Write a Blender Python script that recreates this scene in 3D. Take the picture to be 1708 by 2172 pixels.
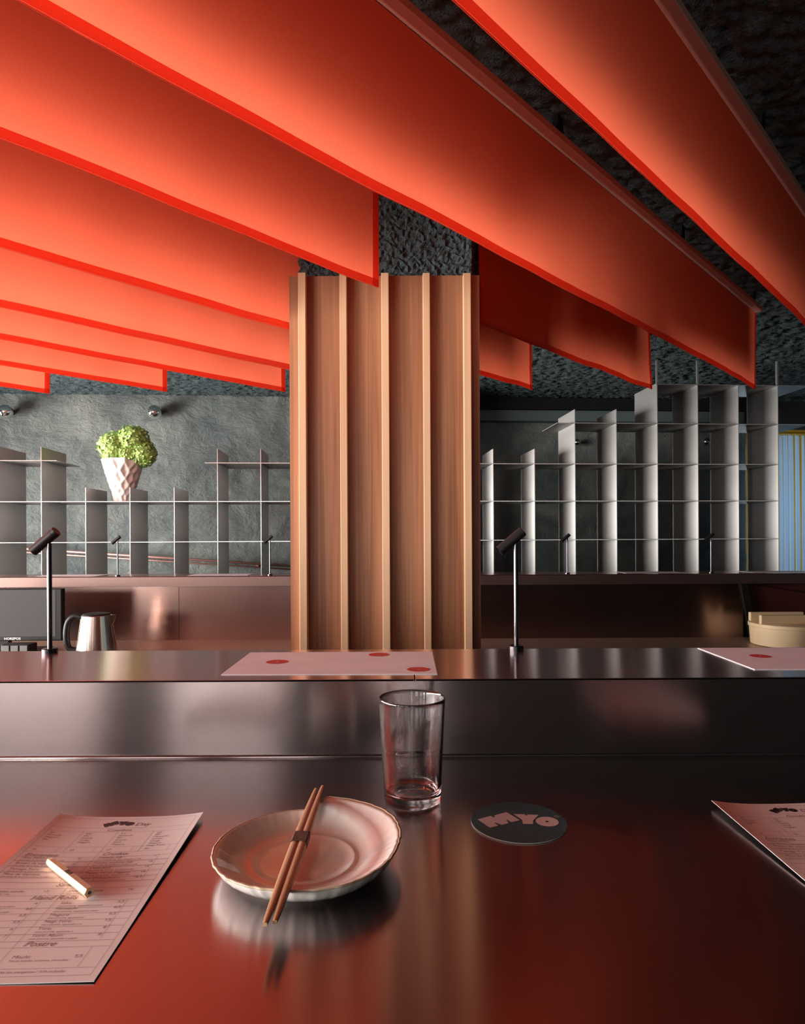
import bpy, bmesh, math, random
import numpy as np
from mathutils import Vector, Matrix, noise

# ------------------------------------------------------------------ clear
for o in list(bpy.data.objects):
    bpy.data.objects.remove(o)
SC = bpy.context.scene
COL = SC.collection
random.seed(7)
RNG = np.random.default_rng(11)

# ------------------------------------------------------------------ camera
EYE = 1.35            # eye height
F = 1400.0            # focal length in pixels of the 1708x2172 frame
CX, CY = 854.0, 1139.0
ROLL = 0.005
cd = bpy.data.cameras.new('camera')
cam = bpy.data.objects.new('camera', cd)
COL.objects.link(cam)
cd.sensor_fit = 'AUTO'
cd.sensor_width = 36.0
cd.lens = 36.0 * F / 2172.0
cd.shift_y = (CY - 1086.0) / 2172.0
cd.clip_start = 0.02
cd.clip_end = 60
cam.matrix_world = Matrix.Translation((0, 0, EYE)) @ Matrix.Rotation(math.pi / 2, 4, 'X') @ Matrix.Rotation(-ROLL, 4, 'Z')
SC.camera = cam

# ------------------------------------------------------------------ world, daylight, exposure
W = bpy.data.worlds.new('world')
SC.world = W
W.use_nodes = True
W.node_tree.nodes['Background'].inputs[0].default_value = (0.75, 0.82, 0.9, 1)
W.node_tree.nodes['Background'].inputs[1].default_value = 0.6


def area_light(name, loc, rot, sx, sy, power, color):
    ld = bpy.data.lights.new(name, 'AREA')
    ld.shape = 'RECTANGLE'
    ld.size, ld.size_y, ld.energy, ld.color = sx, sy, power, color
    lo = bpy.data.objects.new(name, ld)
    lo.location = loc
    lo.rotation_euler = rot
    COL.objects.link(lo)
    return lo


# daylight entering the street window on the left, the rear window and the curtained window
area_light('daylight_street', (-5.12, 1.05, 1.25), (0, -math.pi / 2, 0), 1.55, 7.6, 1800, (1.0, 0.95, 0.89))
area_light('daylight_rear', (-1.55, -3.12, 1.45), (math.pi / 2, 0, 0), 3.7, 1.7, 60, (1.0, 0.90, 0.82))
area_light('corner_fill', (-4.25, -3.12, 1.25), (math.pi / 2, 0, 0), 1.3, 1.55, 150, (1.0, 0.95, 0.89))  # unseen fill added to brighten the shelf wall from the front left
area_light('daylight_curtain', (3.5, 6.62, 1.55), (math.pi / 2, 0, math.pi), 0.6, 1.6, 14, (0.75, 0.88, 1.0))

SC.view_settings.view_transform = 'Standard'
SC.view_settings.look = 'None'
SC.view_settings.exposure = 0.0
SC.view_settings.gamma = 1.0
SC.view_settings.use_curve_mapping = False
SC.cycles.use_denoising = True
SC.cycles.max_bounces = 10
SC.cycles.glossy_bounces = 5
SC.cycles.diffuse_bounces = 5
SC.cycles.transmission_bounces = 10
SC.cycles.sample_clamp_indirect = 10.0
SC.cycles.caustics_reflective = False
SC.cycles.caustics_refractive = False

# ------------------------------------------------------------------ layout helpers


def at(px, py, Y):
    """point at distance Y that the photograph shows at pixel (px, py)"""
    dx, dy = px - CX, py - CY
    c, s = math.cos(ROLL), math.sin(ROLL)
    u = dx * c - dy * s
    v = -dx * s - dy * c
    return Vector((u * Y / F, Y, EYE + v * Y / F))


def on_z(px, py, z):
    """point on the horizontal plane z that the photograph shows at (px, py)"""
    p = at(px, py, 1.0)
    k = (z - EYE) / (p.z - EYE)
    return Vector((p.x * k, k, z))


# ------------------------------------------------------------------ materials
MATS = {}


def new_mat(name):
    m = bpy.data.materials.new(name)
    m.use_nodes = True
    nt = m.node_tree
    b = nt.nodes['Principled BSDF']
    MATS[name] = m
    return m, nt, b


def N(nt, t, **kw):
    n = nt.nodes.new(t)
    for k, v in kw.items():
        setattr(n, k, v)
    return n


def simple(name, col, rough=0.5, metal=0.0, noise_amt=0.0, noise_scale=40, bump=0.0, bump_scale=200, **kw):
    m, nt, b = new_mat(name)
    b.inputs['Roughness'].default_value = rough
    b.inputs['Metallic'].default_value = metal
    b.inputs['Base Color'].default_value = (*col, 1)
    for k, v in kw.items():
        b.inputs[k.replace('_', ' ')].default_value = v
    if noise_amt or bump:
        tc = N(nt, 'ShaderNodeTexCoord')
    if noise_amt:
        tx = N(nt, 'ShaderNodeTexNoise')
        tx.inputs['Scale'].default_value = noise_scale
        tx.inputs['Detail'].default_value = 5
        nt.links.new(tc.outputs['Object'], tx.inputs['Vector'])
        r = N(nt, 'ShaderNodeValToRGB')
        r.color_ramp.elements[0].position = 0.3
        r.color_ramp.elements[1].position = 0.7
        r.color_ramp.elements[0].color = (*[c * (1 - noise_amt) for c in col], 1)
        r.color_ramp.elements[1].color = (*[min(1, c * (1 + noise_amt)) for c in col], 1)
        nt.links.new(tx.outputs['Fac'], r.inputs['Fac'])
        nt.links.new(r.outputs['Color'], b.inputs['Base Color'])
    if bump:
        tb = N(nt, 'ShaderNodeTexNoise')
        tb.inputs['Scale'].default_value = bump_scale
        tb.inputs['Detail'].default_value = 4
        nt.links.new(tc.outputs['Object'], tb.inputs['Vector'])
        bp = N(nt, 'ShaderNodeBump')
        bp.inputs['Strength'].default_value = bump
        bp.inputs['Distance'].default_value = 0.01
        nt.links.new(tb.outputs['Fac'], bp.inputs['Height'])
        nt.links.new(bp.outputs['Normal'], b.inputs['Normal'])
    return m


def steel(name, col, rough, aniso=0.0, tangent=None, streak_axis=None, streak=0.08, smudge=0.05, metal=1.0):
    """brushed stainless steel: fine streaks along streak_axis plus faint smudges in the gloss"""
    m, nt, b = new_mat(name)
    b.inputs['Metallic'].default_value = metal
    b.inputs['Base Color'].default_value = (*col, 1)
    b.inputs['Anisotropic'].default_value = aniso
    tc = N(nt, 'ShaderNodeTexCoord')
    if tangent:
        cx = N(nt, 'ShaderNodeCombineXYZ')
        for i in range(3):
            cx.inputs[i].default_value = tangent[i]
        nt.links.new(cx.outputs[0], b.inputs['Tangent'])
    mp = N(nt, 'ShaderNodeMapping')
    sc = [420, 420, 420]
    if streak_axis is not None:
        sc[streak_axis] = 2.5
    mp.inputs['Scale'].default_value = sc
    nt.links.new(tc.outputs['Object'], mp.inputs['Vector'])
    n1 = N(nt, 'ShaderNodeTexNoise')
    n1.inputs['Scale'].default_value = 1.0
    n1.inputs['Detail'].default_value = 3
    nt.links.new(mp.outputs[0], n1.inputs['Vector'])
    n2 = N(nt, 'ShaderNodeTexNoise')
    n2.inputs['Scale'].default_value = 6
    n2.inputs['Detail'].default_value = 4
    nt.links.new(tc.outputs['Object'], n2.inputs['Vector'])
    a = N(nt, 'ShaderNodeMath', operation='MULTIPLY_ADD')
    a.inputs[1].default_value = streak
    a.inputs[2].default_value = rough - streak / 2 - smudge / 2
    nt.links.new(n1.outputs['Fac'], a.inputs[0])
    c = N(nt, 'ShaderNodeMath', operation='MULTIPLY_ADD')
    c.inputs[1].default_value = smudge
    nt.links.new(n2.outputs['Fac'], c.inputs[0])
    nt.links.new(a.outputs[0], c.inputs[2])
    nt.links.new(c.outputs[0], b.inputs['Roughness'])
    return m


def cloth_mat(name, col, trans, deep):
    m, nt, b = new_mat(name)
    out = nt.nodes['Material Output']
    nt.nodes.remove(b)
    tc = N(nt, 'ShaderNodeTexCoord')
    n = N(nt, 'ShaderNodeTexNoise')
    n.inputs['Scale'].default_value = 500
    n.inputs['Detail'].default_value = 2
    nt.links.new(tc.outputs['Object'], n.inputs['Vector'])
    r = N(nt, 'ShaderNodeValToRGB')
    r.color_ramp.elements[0].color = (*deep, 1)
    r.color_ramp.elements[1].color = (*col, 1)
    r.color_ramp.elements[0].position = 0.25
    r.color_ramp.elements[1].position = 0.6
    nt.links.new(n.outputs['Fac'], r.inputs['Fac'])
    d = N(nt, 'ShaderNodeBsdfDiffuse')
    t = N(nt, 'ShaderNodeBsdfTranslucent')
    mx = N(nt, 'ShaderNodeMixShader')
    mx.inputs[0].default_value = trans
    nt.links.new(r.outputs[0], d.inputs[0])
    nt.links.new(r.outputs[0], t.inputs[0])
    nt.links.new(d.outputs[0], mx.inputs[1])
    nt.links.new(t.outputs[0], mx.inputs[2])
    nt.links.new(mx.outputs[0], out.inputs['Surface'])
    return m


def wood_mat(name, c0, c1, c2, rough=0.45, axis=2, scale=1.0):
    m, nt, b = new_mat(name)
    tc = N(nt, 'ShaderNodeTexCoord')
    oi = N(nt, 'ShaderNodeObjectInfo')
    ad = N(nt, 'ShaderNodeVectorMath', operation='ADD')
    sc1 = N(nt, 'ShaderNodeVectorMath', operation='SCALE')
    sc1.inputs['Scale'].default_value = 13.0
    cmb = N(nt, 'ShaderNodeCombineXYZ')
    for i in range(3):
        nt.links.new(oi.outputs['Random'], cmb.inputs[i])
    nt.links.new(cmb.outputs[0], sc1.inputs[0])
    nt.links.new(tc.outputs['Object'], ad.inputs[0])
    nt.links.new(sc1.outputs[0], ad.inputs[1])
    mp = N(nt, 'ShaderNodeMapping')
    s = [90 * scale] * 3
    s[axis] = 1.3 * scale
    mp.inputs['Scale'].default_value = s
    nt.links.new(ad.outputs[0], mp.inputs['Vector'])
    n1 = N(nt, 'ShaderNodeTexNoise')
    n1.inputs['Scale'].default_value = 1.0
    n1.inputs['Detail'].default_value = 6
    n1.inputs['Roughness'].default_value = 0.6
    n1.inputs['Distortion'].default_value = 0.6
    nt.links.new(mp.outputs[0], n1.inputs['Vector'])
    mp2 = N(nt, 'ShaderNodeMapping')
    s2 = [16 * scale] * 3
    s2[axis] = 0.7 * scale
    mp2.inputs['Scale'].default_value = s2
    nt.links.new(ad.outputs[0], mp2.inputs['Vector'])
    n2 = N(nt, 'ShaderNodeTexNoise')
    n2.inputs['Scale'].default_value = 1.0
    n2.inputs['Detail'].default_value = 2
    nt.links.new(mp2.outputs[0], n2.inputs['Vector'])
    mix = N(nt, 'ShaderNodeMath', operation='MULTIPLY_ADD')
    mix.inputs[1].default_value = 0.55
    nt.links.new(n2.outputs['Fac'], mix.inputs[0])
    hf = N(nt, 'ShaderNodeMath', operation='MULTIPLY')
    hf.inputs[1].default_value = 0.45
    nt.links.new(n1.outputs['Fac'], hf.inputs[0])
    nt.links.new(hf.outputs[0], mix.inputs[2])
    r = N(nt, 'ShaderNodeValToRGB')
    r.color_ramp.elements[0].position = 0.38
    r.color_ramp.elements[0].color = (*c0, 1)
    r.color_ramp.elements[1].position = 0.62
    r.color_ramp.elements[1].color = (*c2, 1)
    e = r.color_ramp.elements.new(0.5)
    e.color = (*c1, 1)
    nt.links.new(mix.outputs[0], r.inputs[0])
    nt.links.new(r.outputs[0], b.inputs['Base Color'])
    b.inputs['Roughness'].default_value = rough
    bp = N(nt, 'ShaderNodeBump')
    bp.inputs['Strength'].default_value = 0.08
    bp.inputs['Distance'].default_value = 0.002
    nt.links.new(n1.outputs['Fac'], bp.inputs['Height'])
    nt.links.new(bp.outputs[0], b.inputs['Normal'])
    return m


def plaster_mat(name, c0, c1, bump=1.0):
    m, nt, b = new_mat(name)
    tc = N(nt, 'ShaderNodeTexCoord')
    n1 = N(nt, 'ShaderNodeTexNoise')
    n1.inputs['Scale'].default_value = 1.6
    n1.inputs['Detail'].default_value = 8
    n1.inputs['Roughness'].default_value = 0.65
    n1.inputs['Distortion'].default_value = 0.8
    nt.links.new(tc.outputs['Object'], n1.inputs['Vector'])
    r = N(nt, 'ShaderNodeValToRGB')
    r.color_ramp.elements[0].position = 0.33
    r.color_ramp.elements[0].color = (*c0, 1)
    r.color_ramp.elements[1].position = 0.68
    r.color_ramp.elements[1].color = (*c1, 1)
    nt.links.new(n1.outputs['Fac'], r.inputs[0])
    nt.links.new(r.outputs[0], b.inputs['Base Color'])
    b.inputs['Roughness'].default_value = 0.75
    n2 = N(nt, 'ShaderNodeTexNoise')
    n2.inputs['Scale'].default_value = 4.5
    n2.inputs['Detail'].default_value = 10
    n2.inputs['Roughness'].default_value = 0.68
    n2.inputs['Distortion'].default_value = 0.35
    mp = N(nt, 'ShaderNodeMapping')
    mp.inputs['Scale'].default_value = (1, 1, 1.5)
    nt.links.new(tc.outputs['Object'], mp.inputs['Vector'])
    nt.links.new(mp.outputs[0], n2.inputs['Vector'])
    bp = N(nt, 'ShaderNodeBump')
    bp.inputs['Strength'].default_value = bump
    bp.inputs['Distance'].default_value = 0.05
    nt.links.new(n2.outputs['Fac'], bp.inputs['Height'])
    nt.links.new(bp.outputs[0], b.inputs['Normal'])
    return m


M_CLOTH = cloth_mat('banner_cloth', (0.81, 0.155, 0.078), 0.42, (0.76, 0.135, 0.068))
M_HEM = cloth_mat('banner_hem', (0.88, 0.155, 0.09), 0.54, (0.85, 0.14, 0.08))
M_RAIL = simple('rail_paint', (0.75, 0.40, 0.32), 0.5)
M_FLUFF = simple('sprayed_fibre', (0.062, 0.09, 0.097), 0.95, noise_amt=0.5, noise_scale=60, bump=0.8, bump_scale=180)
M_PLASTER = plaster_mat('dark_plaster', (0.075, 0.098, 0.105), (0.235, 0.255, 0.24))
M_DARKWALL = simple('dark_wall_paint', (0.035, 0.034, 0.036), 0.7, noise_amt=0.15, noise_scale=5)
M_FLOOR = simple('dark_floor', (0.09, 0.075, 0.07), 0.5, noise_amt=0.25, noise_scale=6)
M_COUNTER = steel('counter_steel', (0.44, 0.36, 0.36), 0.20, aniso=0.85, tangent=(0, 1, 0), streak_axis=0, streak=0.03, smudge=0.03)
M_LEDGE = steel('ledge_steel', (0.72, 0.54, 0.53), 0.18, aniso=0.8, tangent=(0, 1, 0), streak_axis=0, streak=0.03, smudge=0.02)
M_RISER = steel('riser_steel', (0.46, 0.40, 0.40), 0.18, aniso=0.85, tangent=(0, 0, 1), streak_axis=0, streak=0.04, smudge=0.03)
M_SPLASH = steel('splash_steel', (0.32, 0.215, 0.19), 0.24, aniso=0.7, tangent=(0, 0, 1), streak_axis=0, streak=0.04, smudge=0.03)
M_SHELF = steel('shelf_steel', (0.48, 0.475, 0.47), 0.44, aniso=0.9, tangent=(-0.07, 1, 0), streak_axis=2, streak=0.05, metal=0.85)
M_WORK = steel('worktop_steel', (0.52, 0.38, 0.30), 0.42, streak_axis=0, streak=0.05, metal=0.7)
M_FASCIA = steel('fascia_steel', (0.21, 0.135, 0.122), 0.36, streak_axis=0, streak=0.05, metal=0.85)
M_CHROME = simple('polished_chrome', (0.85, 0.85, 0.85), 0.04, 1.0)
M_GUNMETAL = simple('gunmetal', (0.075, 0.072, 0.08), 0.14, 1.0)
M_BLACKMETAL = simple('black_anodised', (0.030, 0.026, 0.028), 0.38, 0.6)
M_BLACK = simple('black_plastic', (0.012, 0.012, 0.013), 0.45, Specular_IOR_Level=0.2)
M_WOOD_PANEL = wood_mat('oak_panel', (0.20, 0.080, 0.038), (0.30, 0.134, 0.068), (0.39, 0.19, 0.102), 0.45)
M_WOOD_SLAT = wood_mat('oak_slat', (0.52, 0.31, 0.18), (0.60, 0.375, 0.225), (0.66, 0.42, 0.26), 0.42)
M_PAPER = simple('pink_paper', (0.93, 0.89, 0.885), 0.6, noise_amt=0.03, noise_scale=8)
M_MAT = simple('pale_pink_paper', (0.93, 0.85, 0.91), 0.5, noise_amt=0.06, noise_scale=14)
M_DOT = simple('red_print', (0.66, 0.035, 0.035), 0.5)
M_INK = simple('black_ink', (0.012, 0.012, 0.015), 0.5)
M_INKSOFT = simple('fine_ink', (0.30, 0.20, 0.20), 0.6)
M_COASTER = simple('teal_card', (0.045, 0.15, 0.18), 0.45, noise_amt=0.15, noise_scale=60)
M_CARDEDGE = simple('card_edge', (0.70, 0.66, 0.62), 0.6)
M_LOGOPINK = simple('pink_print', (0.96, 0.93, 0.95), 0.5)
M_CERAMIC = simple('plate_glaze', (0.86, 0.80, 0.76), 0.16, noise_amt=0.05, noise_scale=25, bump=0.06, bump_scale=60, Coat_Weight=0.4, Coat_Roughness=0.08)
M_RIM = simple('plate_rim', (0.62, 0.47, 0.33), 0.3, noise_amt=0.3, noise_scale=90)
M_CHOP = wood_mat('chopstick_wood', (0.40, 0.22, 0.12), (0.54, 0.32, 0.18), (0.64, 0.40, 0.24), 0.5, axis=1, scale=3)
M_BAND = simple('band_paper', (0.115, 0.062, 0.05), 0.6, noise_amt=0.3, noise_scale=150)
M_PENCIL = wood_mat('pencil_wood', (0.66, 0.42, 0.24), (0.72, 0.48, 0.29), (0.78, 0.54, 0.34), 0.5, axis=1, scale=4)
M_LEAD = simple('graphite', (0.05, 0.05, 0.052), 0.4)
M_VASE = simple('vase_bisque', (0.97, 0.93, 0.87), 0.7, noise_amt=0.08, noise_scale=30)
M_PETAL = simple('hydrangea_petal', (0.47, 0.70, 0.20), 0.6, noise_amt=0.35, noise_scale=30, Subsurface_Weight=0.0)
M_STEM = simple('flower_stem', (0.16, 0.28, 0.06), 0.6)
M_KETTLE = steel('kettle_steel', (0.72, 0.66, 0.60), 0.22, aniso=0.6, tangent=(0, 0, 1), streak_axis=None, streak=0.05)
M_TUB = simple('cream_plastic', (0.90, 0.68, 0.42), 0.4)
M_CURTAIN = cloth_mat('blue_curtain', (0.58, 0.74, 0.88), 0.3, (0.54, 0.70, 0.86))
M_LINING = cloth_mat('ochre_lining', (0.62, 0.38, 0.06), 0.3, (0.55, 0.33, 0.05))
M_YELLOW = simple('yellow_paint', (0.75, 0.42, 0.02), 0.4)
M_MAROON = simple('maroon_lacquer', (0.11, 0.028, 0.026), 0.3, noise_amt=0.1, noise_scale=10)
M_SCREEN = simple('dark_screen', (0.085, 0.088, 0.092), 0.12)
M_WHITEPRINT = simple('white_print', (0.75, 0.75, 0.72), 0.5)
M_GREYPLASTIC = simple('grey_plastic', (0.11, 0.115, 0.11), 0.45)
M_COPPER = simple('copper_rail', (0.42, 0.22, 0.19), 0.35, 0.6)
M_GREENBAR = simple('green_grey_paint', (0.09, 0.12, 0.12), 0.5)
gm, gnt, gb = new_mat('clear_glass')
gb.inputs['Base Color'].default_value = (1, 1, 1, 1)
gb.inputs['Transmission Weight'].default_value = 1.0
gb.inputs['Roughness'].default_value = 0.0
gb.inputs['IOR'].default_value = 1.5
M_GLASS = gm
pm, pnt, pb = new_mat('window_glass')
pnt.nodes.remove(pb)
_tr = N(pnt, 'ShaderNodeBsdfTransparent')
_gs = N(pnt, 'ShaderNodeBsdfGlossy')
_gs.inputs['Roughness'].default_value = 0.02
_fr = N(pnt, 'ShaderNodeFresnel')
_fr.inputs['IOR'].default_value = 1.3
_mx = N(pnt, 'ShaderNodeMixShader')
pnt.links.new(_fr.outputs[0], _mx.inputs[0])
pnt.links.new(_tr.outputs[0], _mx.inputs[1])
pnt.links.new(_gs.outputs[0], _mx.inputs[2])
pnt.links.new(_mx.outputs[0], pnt.nodes['Material Output'].inputs['Surface'])
M_PANE = pm

# ------------------------------------------------------------------ object helpers


def tag(o, label=None, cat=None, group=None, kind=None):
    if label:
        o['label'] = label
    if cat:
        o['category'] = cat
    if group:
        o['group'] = group
    if kind:
        o['kind'] = kind
    return o


def thing(name, loc, label, cat, group=None):
    e = bpy.data.objects.new(name, None)
    e.location = loc
    e.empty_display_size = 0.05
    COL.objects.link(e)
    return tag(e, label, cat, group)


def link_mesh(name, me, mat, parent=None):
    if mat and not me.materials:
        me.materials.append(mat)
    o = bpy.data.objects.new(name, me)
    COL.objects.link(o)
    if parent:
        o.parent = parent
    return o


def origin_of(parent):
    v = Vector((0, 0, 0))
    p = parent
    while p is not None:
        v += Vector(p.location)
        p = p.parent
    return v


def obj(name, verts, faces, mat, parent=None, smooth=False, loc=None):
    """mesh object from world coordinates; parents are never rotated, so only their location is taken off"""
    base = origin_of(parent) if parent else Vector((0, 0, 0))
    o0 = Vector(loc) - base if loc is not None else Vector((0, 0, 0))
    off = base + o0
    me = bpy.data.meshes.new(name)
    me.from_pydata([(v[0] - off.x, v[1] - off.y, v[2] - off.z) for v in verts], [], faces)
    me.validate()
    if smooth:
        me.polygons.foreach_set('use_smooth', [True] * len(me.polygons))
    o = link_mesh(name, me, mat, parent)
    o.location = o0
    return o


class MB:
    """collects pieces of one part"""

    def __init__(self):
        self.v, self.f = [], []

    def add(self, verts, faces):
        n = len(self.v)
        self.v += [tuple(v) for v in verts]
        self.f += [tuple(i + n for i in f) for f in faces]
        return self

    def box(self, x0, x1, y0, y1, z0, z1):
        return self.add([(x0, y0, z0), (x1, y0, z0), (x1, y1, z0), (x0, y1, z0), (x0, y0, z1), (x1, y0, z1), (x1, y1, z1), (x0, y1, z1)],
                        [(0, 3, 2, 1), (4, 5, 6, 7), (0, 1, 5, 4), (1, 2, 6, 5), (2, 3, 7, 6), (3, 0, 4, 7)])

    def obox(self, o, a, b, c):
        """box from corner o along the three vectors a, b, c"""
        o, a, b, c = Vector(o), Vector(a), Vector(b), Vector(c)
        vs = [o, o + a, o + a + b, o + b, o + c, o + a + c, o + a + b + c, o + b + c]
        fs = [(0, 3, 2, 1), (4, 5, 6, 7), (0, 1, 5, 4), (1, 2, 6, 5), (2, 3, 7, 6), (3, 0, 4, 7)]
        if a.cross(b).dot(c) < 0:
            fs = [tuple(reversed(f)) for f in fs]
        return self.add(vs, fs)

    def lathe(self, cx, cy, prof, n=48, cap0=True, cap1=True):
        vs = []
        for r, z in prof:
            for i in range(n):
                a = 2 * math.pi * i / n
                vs.append((cx + r * math.cos(a), cy + r * math.sin(a), z))
        fs = []
        for k in range(len(prof) - 1):
            for i in range(n):
                j = (i + 1) % n
                fs.append((k * n + i, k * n + j, (k + 1) * n + j, (k + 1) * n + i))
        if cap0:
            fs.append(tuple(reversed(range(n))))
        if cap1:
            fs.append(tuple((len(prof) - 1) * n + i for i in range(n)))
        return self.add(vs, fs)

    def tube(self, pts, rads, n=16, caps=True):
        pts = [Vector(p) for p in pts]
        if not hasattr(rads, '__len__'):
            rads = [rads] * len(pts)
        vs, fs = [], []
        up = Vector((0.13, 0.21, 0.97))
        d0 = (pts[1] - pts[0]).normalized()
        if abs(d0.dot(up)) > 0.9:
            up = Vector((0.9, 0.3, 0.1))
        for k, p in enumerate(pts):
            if k == 0:
                d = pts[1] - pts[0]
            elif k == len(pts) - 1:
                d = pts[-1] - pts[-2]
            else:
                d = pts[k + 1] - pts[k - 1]
            d.normalize()
            x = up - d * up.dot(d)
            x.normalize()
            up = x
            y = d.cross(x)
            for i in range(n):
                a = 2 * math.pi * i / n
                vs.append(p + (x * math.cos(a) + y * math.sin(a)) * rads[k])
        for k in range(len(pts) - 1):
            for i in range(n):
                j = (i + 1) % n
                fs.append((k * n + i, k * n + j, (k + 1) * n + j, (k + 1) * n + i))
        if caps:
            fs.append(tuple(reversed(range(n))))
            fs.append(tuple((len(pts) - 1) * n + i for i in range(n)))
        return self.add(vs, fs)

    def prism(self, poly, z0, z1):
        """vertical prism over a plan polygon"""
        n = len(poly)
        vs = [(p[0], p[1], z0) for p in poly] + [(p[0], p[1], z1) for p in poly]
        fs = [tuple(reversed(range(n))), tuple(range(n, 2 * n))]
        for i in range(n):
            j = (i + 1) % n
            fs.append((i, j, n + j, n + i))
        return self.add(vs, fs)

    def build(self, name, mat, parent=None, smooth=False, bevel=0.0, loc=None, auto=None):
        o = obj(name, self.v, self.f, mat, parent, smooth, loc)
        if bevel:
            bv = o.modifiers.new('bevel', 'BEVEL')
            bv.width = bevel
            bv.segments = 2
            bv.limit_method = 'ANGLE'
        if auto:
            bm = bmesh.new()
            bm.from_mesh(o.data)
            for e in bm.edges:
                if len(e.link_faces) == 2 and e.calc_face_angle(0) > auto:
                    e.smooth = False
            for f in bm.faces:
                f.smooth = True
            bm.to_mesh(o.data)
            bm.free()
        return o


def struct(o):
    o['kind'] = 'structure'
    return o


def grid_faces(nx, ny):
    return [(j * (nx + 1) + i, j * (nx + 1) + i + 1, (j + 1) * (nx + 1) + i + 1, (j + 1) * (nx + 1) + i) for j in range(ny) for i in range(nx)]


# ------------------------------------------------------------------ room shell
Z_CEIL = 2.60
XL, XR, YF, YB = -5.0, 5.6, -3.0, 7.2
floor = MB().box(XL - 0.2, XR + 0.2, YF - 0.2, YB, -0.1, 0.0).build('floor', M_FLOOR)
struct(floor)

# sprayed fibre ceiling: a lumpy surface with real relief
nx, ny = 620, 500
xs = np.linspace(XL - 0.1, XR + 0.1, nx + 1)
ys = np.linspace(1.1, 7.2, ny + 1)
gx, gy = np.meshgrid(xs, ys)
h = RNG.random(gx.shape)
h2 = RNG.random(gx.shape)
k = (h2 + np.roll(h2, 1, 0) + np.roll(h2, 1, 1) + np.roll(h2, -1, 0) + np.roll(h2, -1, 1)) / 5
gz = Z_CEIL - 0.014 * h - 0.03 * k
gxx = gx + (RNG.random(gx.shape) - 0.5) * 0.012
gyy = gy + (RNG.random(gx.shape) - 0.5) * 0.010
ceil_me = bpy.data.meshes.new('ceiling')
vv = np.stack([gxx, gyy, gz], -1).reshape(-1, 3)
idx = np.arange((nx + 1) * (ny + 1)).reshape(ny + 1, nx + 1)
quads = np.stack([idx[:-1, :-1], idx[1:, :-1], idx[1:, 1:], idx[:-1, 1:]], -1).reshape(-1, 4)
ceil_me.vertices.add(len(vv))
ceil_me.vertices.foreach_set('co', vv.ravel())
ceil_me.loops.add(quads.size)
ceil_me.loops.foreach_set('vertex_index', quads.ravel())
ceil_me.polygons.add(len(quads))
ceil_me.polygons.foreach_set('loop_start', np.arange(0, quads.size, 4))
ceil_me.update()
ceil_me.validate()
ceiling = struct(link_mesh('ceiling', ceil_me, M_FLUFF))
ceiling.location.z = 0
MB().box(XL - 0.2, XR + 0.2, YF - 0.2, YB, Z_CEIL + 0.005, Z_CEIL + 0.1).build('ceiling_slab', M_DARKWALL, ceiling)

# back wall, standing at a slight angle to the bar
YAW = math.radians(4.0)
U = Vector((math.cos(YAW), math.sin(YAW), 0))
V = Vector((-math.sin(YAW), math.cos(YAW), 0))
W0 = Vector(((88 - CX) * 5.0 / F, 5.0, 0))     # reference line 0.62 m in front of the back wall
S0 = Vector(((88 - CX) * 4.3 / F, 4.3, 0))     # front edge of the first visible shelf panel


def wsp(q, d, z):
    """point of the back wall: q along it, d behind the reference line"""
    return W0 + U * q + V * d + Vector((0, 0, z))


def sp(q, d, z):
    """point of the shelving: q along it, d behind the shelf fronts"""
    return S0 + U * q + V * d + Vector((0, 0, z))


def q_at(px):
    k = (px - CX) / F
    return (k * W0.y - W0.x) / (U.x - k * U.y)


def wall_patch(q0, q1, z0, z1, name, mat, parent=None, step=0.035, amp=0.012, d=0.62):
    n = max(2, int((q1 - q0) / step))
    m = max(2, int((z1 - z0) / step))
    vs = []
    for j in range(m + 1):
        for i in range(n + 1):
            q = q0 + (q1 - q0) * i / n
            z = z0 + (z1 - z0) * j / m
            w = noise.fractal(Vector((q * 2.2, z * 2.6, 3.1)), 0.9, 2.1, 4) * amp + abs(noise.noise(Vector((q * 5, z * 7, 9)))) * amp * 0.9
            vs.append(wsp(q, d - w, z))
    o = obj(name, vs, grid_faces(n, m), mat, parent, smooth=True)
    return o


Q_WIN0, Q_WIN1 = 5.93, 7.5
wall = struct(wall_patch(-3.2, Q_WIN0, 0, Z_CEIL + 0.02, 'wall_back', M_PLASTER, amp=0.02))
wp = MB()
for q0, q1, z0, z1 in ((Q_WIN0, Q_WIN1, 2.32, Z_CEIL + 0.02), (Q_WIN0, Q_WIN1, 0, 0.7), (Q_WIN1, 9.0, 0, Z_CEIL + 0.02)):
    wp.obox(wsp(q0, 0.62, z0), U * (q1 - q0), V * 0.1, Vector((0, 0, z1 - z0)))
wp.build('window_surround', M_DARKWALL, wall)
wb = MB()
wb.obox(wsp(-3.2, 0.70, 0), U * (Q_WIN0 + 3.2), V * 0.06, Vector((0, 0, Z_CEIL)))
wb.build('wall_core', M_DARKWALL, wall)

# unseen nib wall added behind the wooden column to shade the right back wall
struct(MB().obox(wsp(q_at(800), -0.12, 0), U * (q_at(915) - q_at(800)), V * 0.8, Vector((0, 0, Z_CEIL - 0.01))).build('shade_nib', M_PLASTER))

# left wall with the big street window
WY0, WY1, WZ0, WZ1 = -2.8, 4.9, 0.45, 2.0
lw = MB()
lw.box(XL - 0.1, XL, YF - 0.1, WY0, 0, Z_CEIL + 0.02)
lw.box(XL - 0.1, XL, WY1, YB, 0, Z_CEIL + 0.02)
lw.box(XL - 0.1, XL, WY0, WY1, 0, WZ0)
lw.box(XL - 0.1, XL, WY0, WY1, WZ1, Z_CEIL + 0.02)
struct(lw.build('wall_left', M_DARKWALL))


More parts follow.
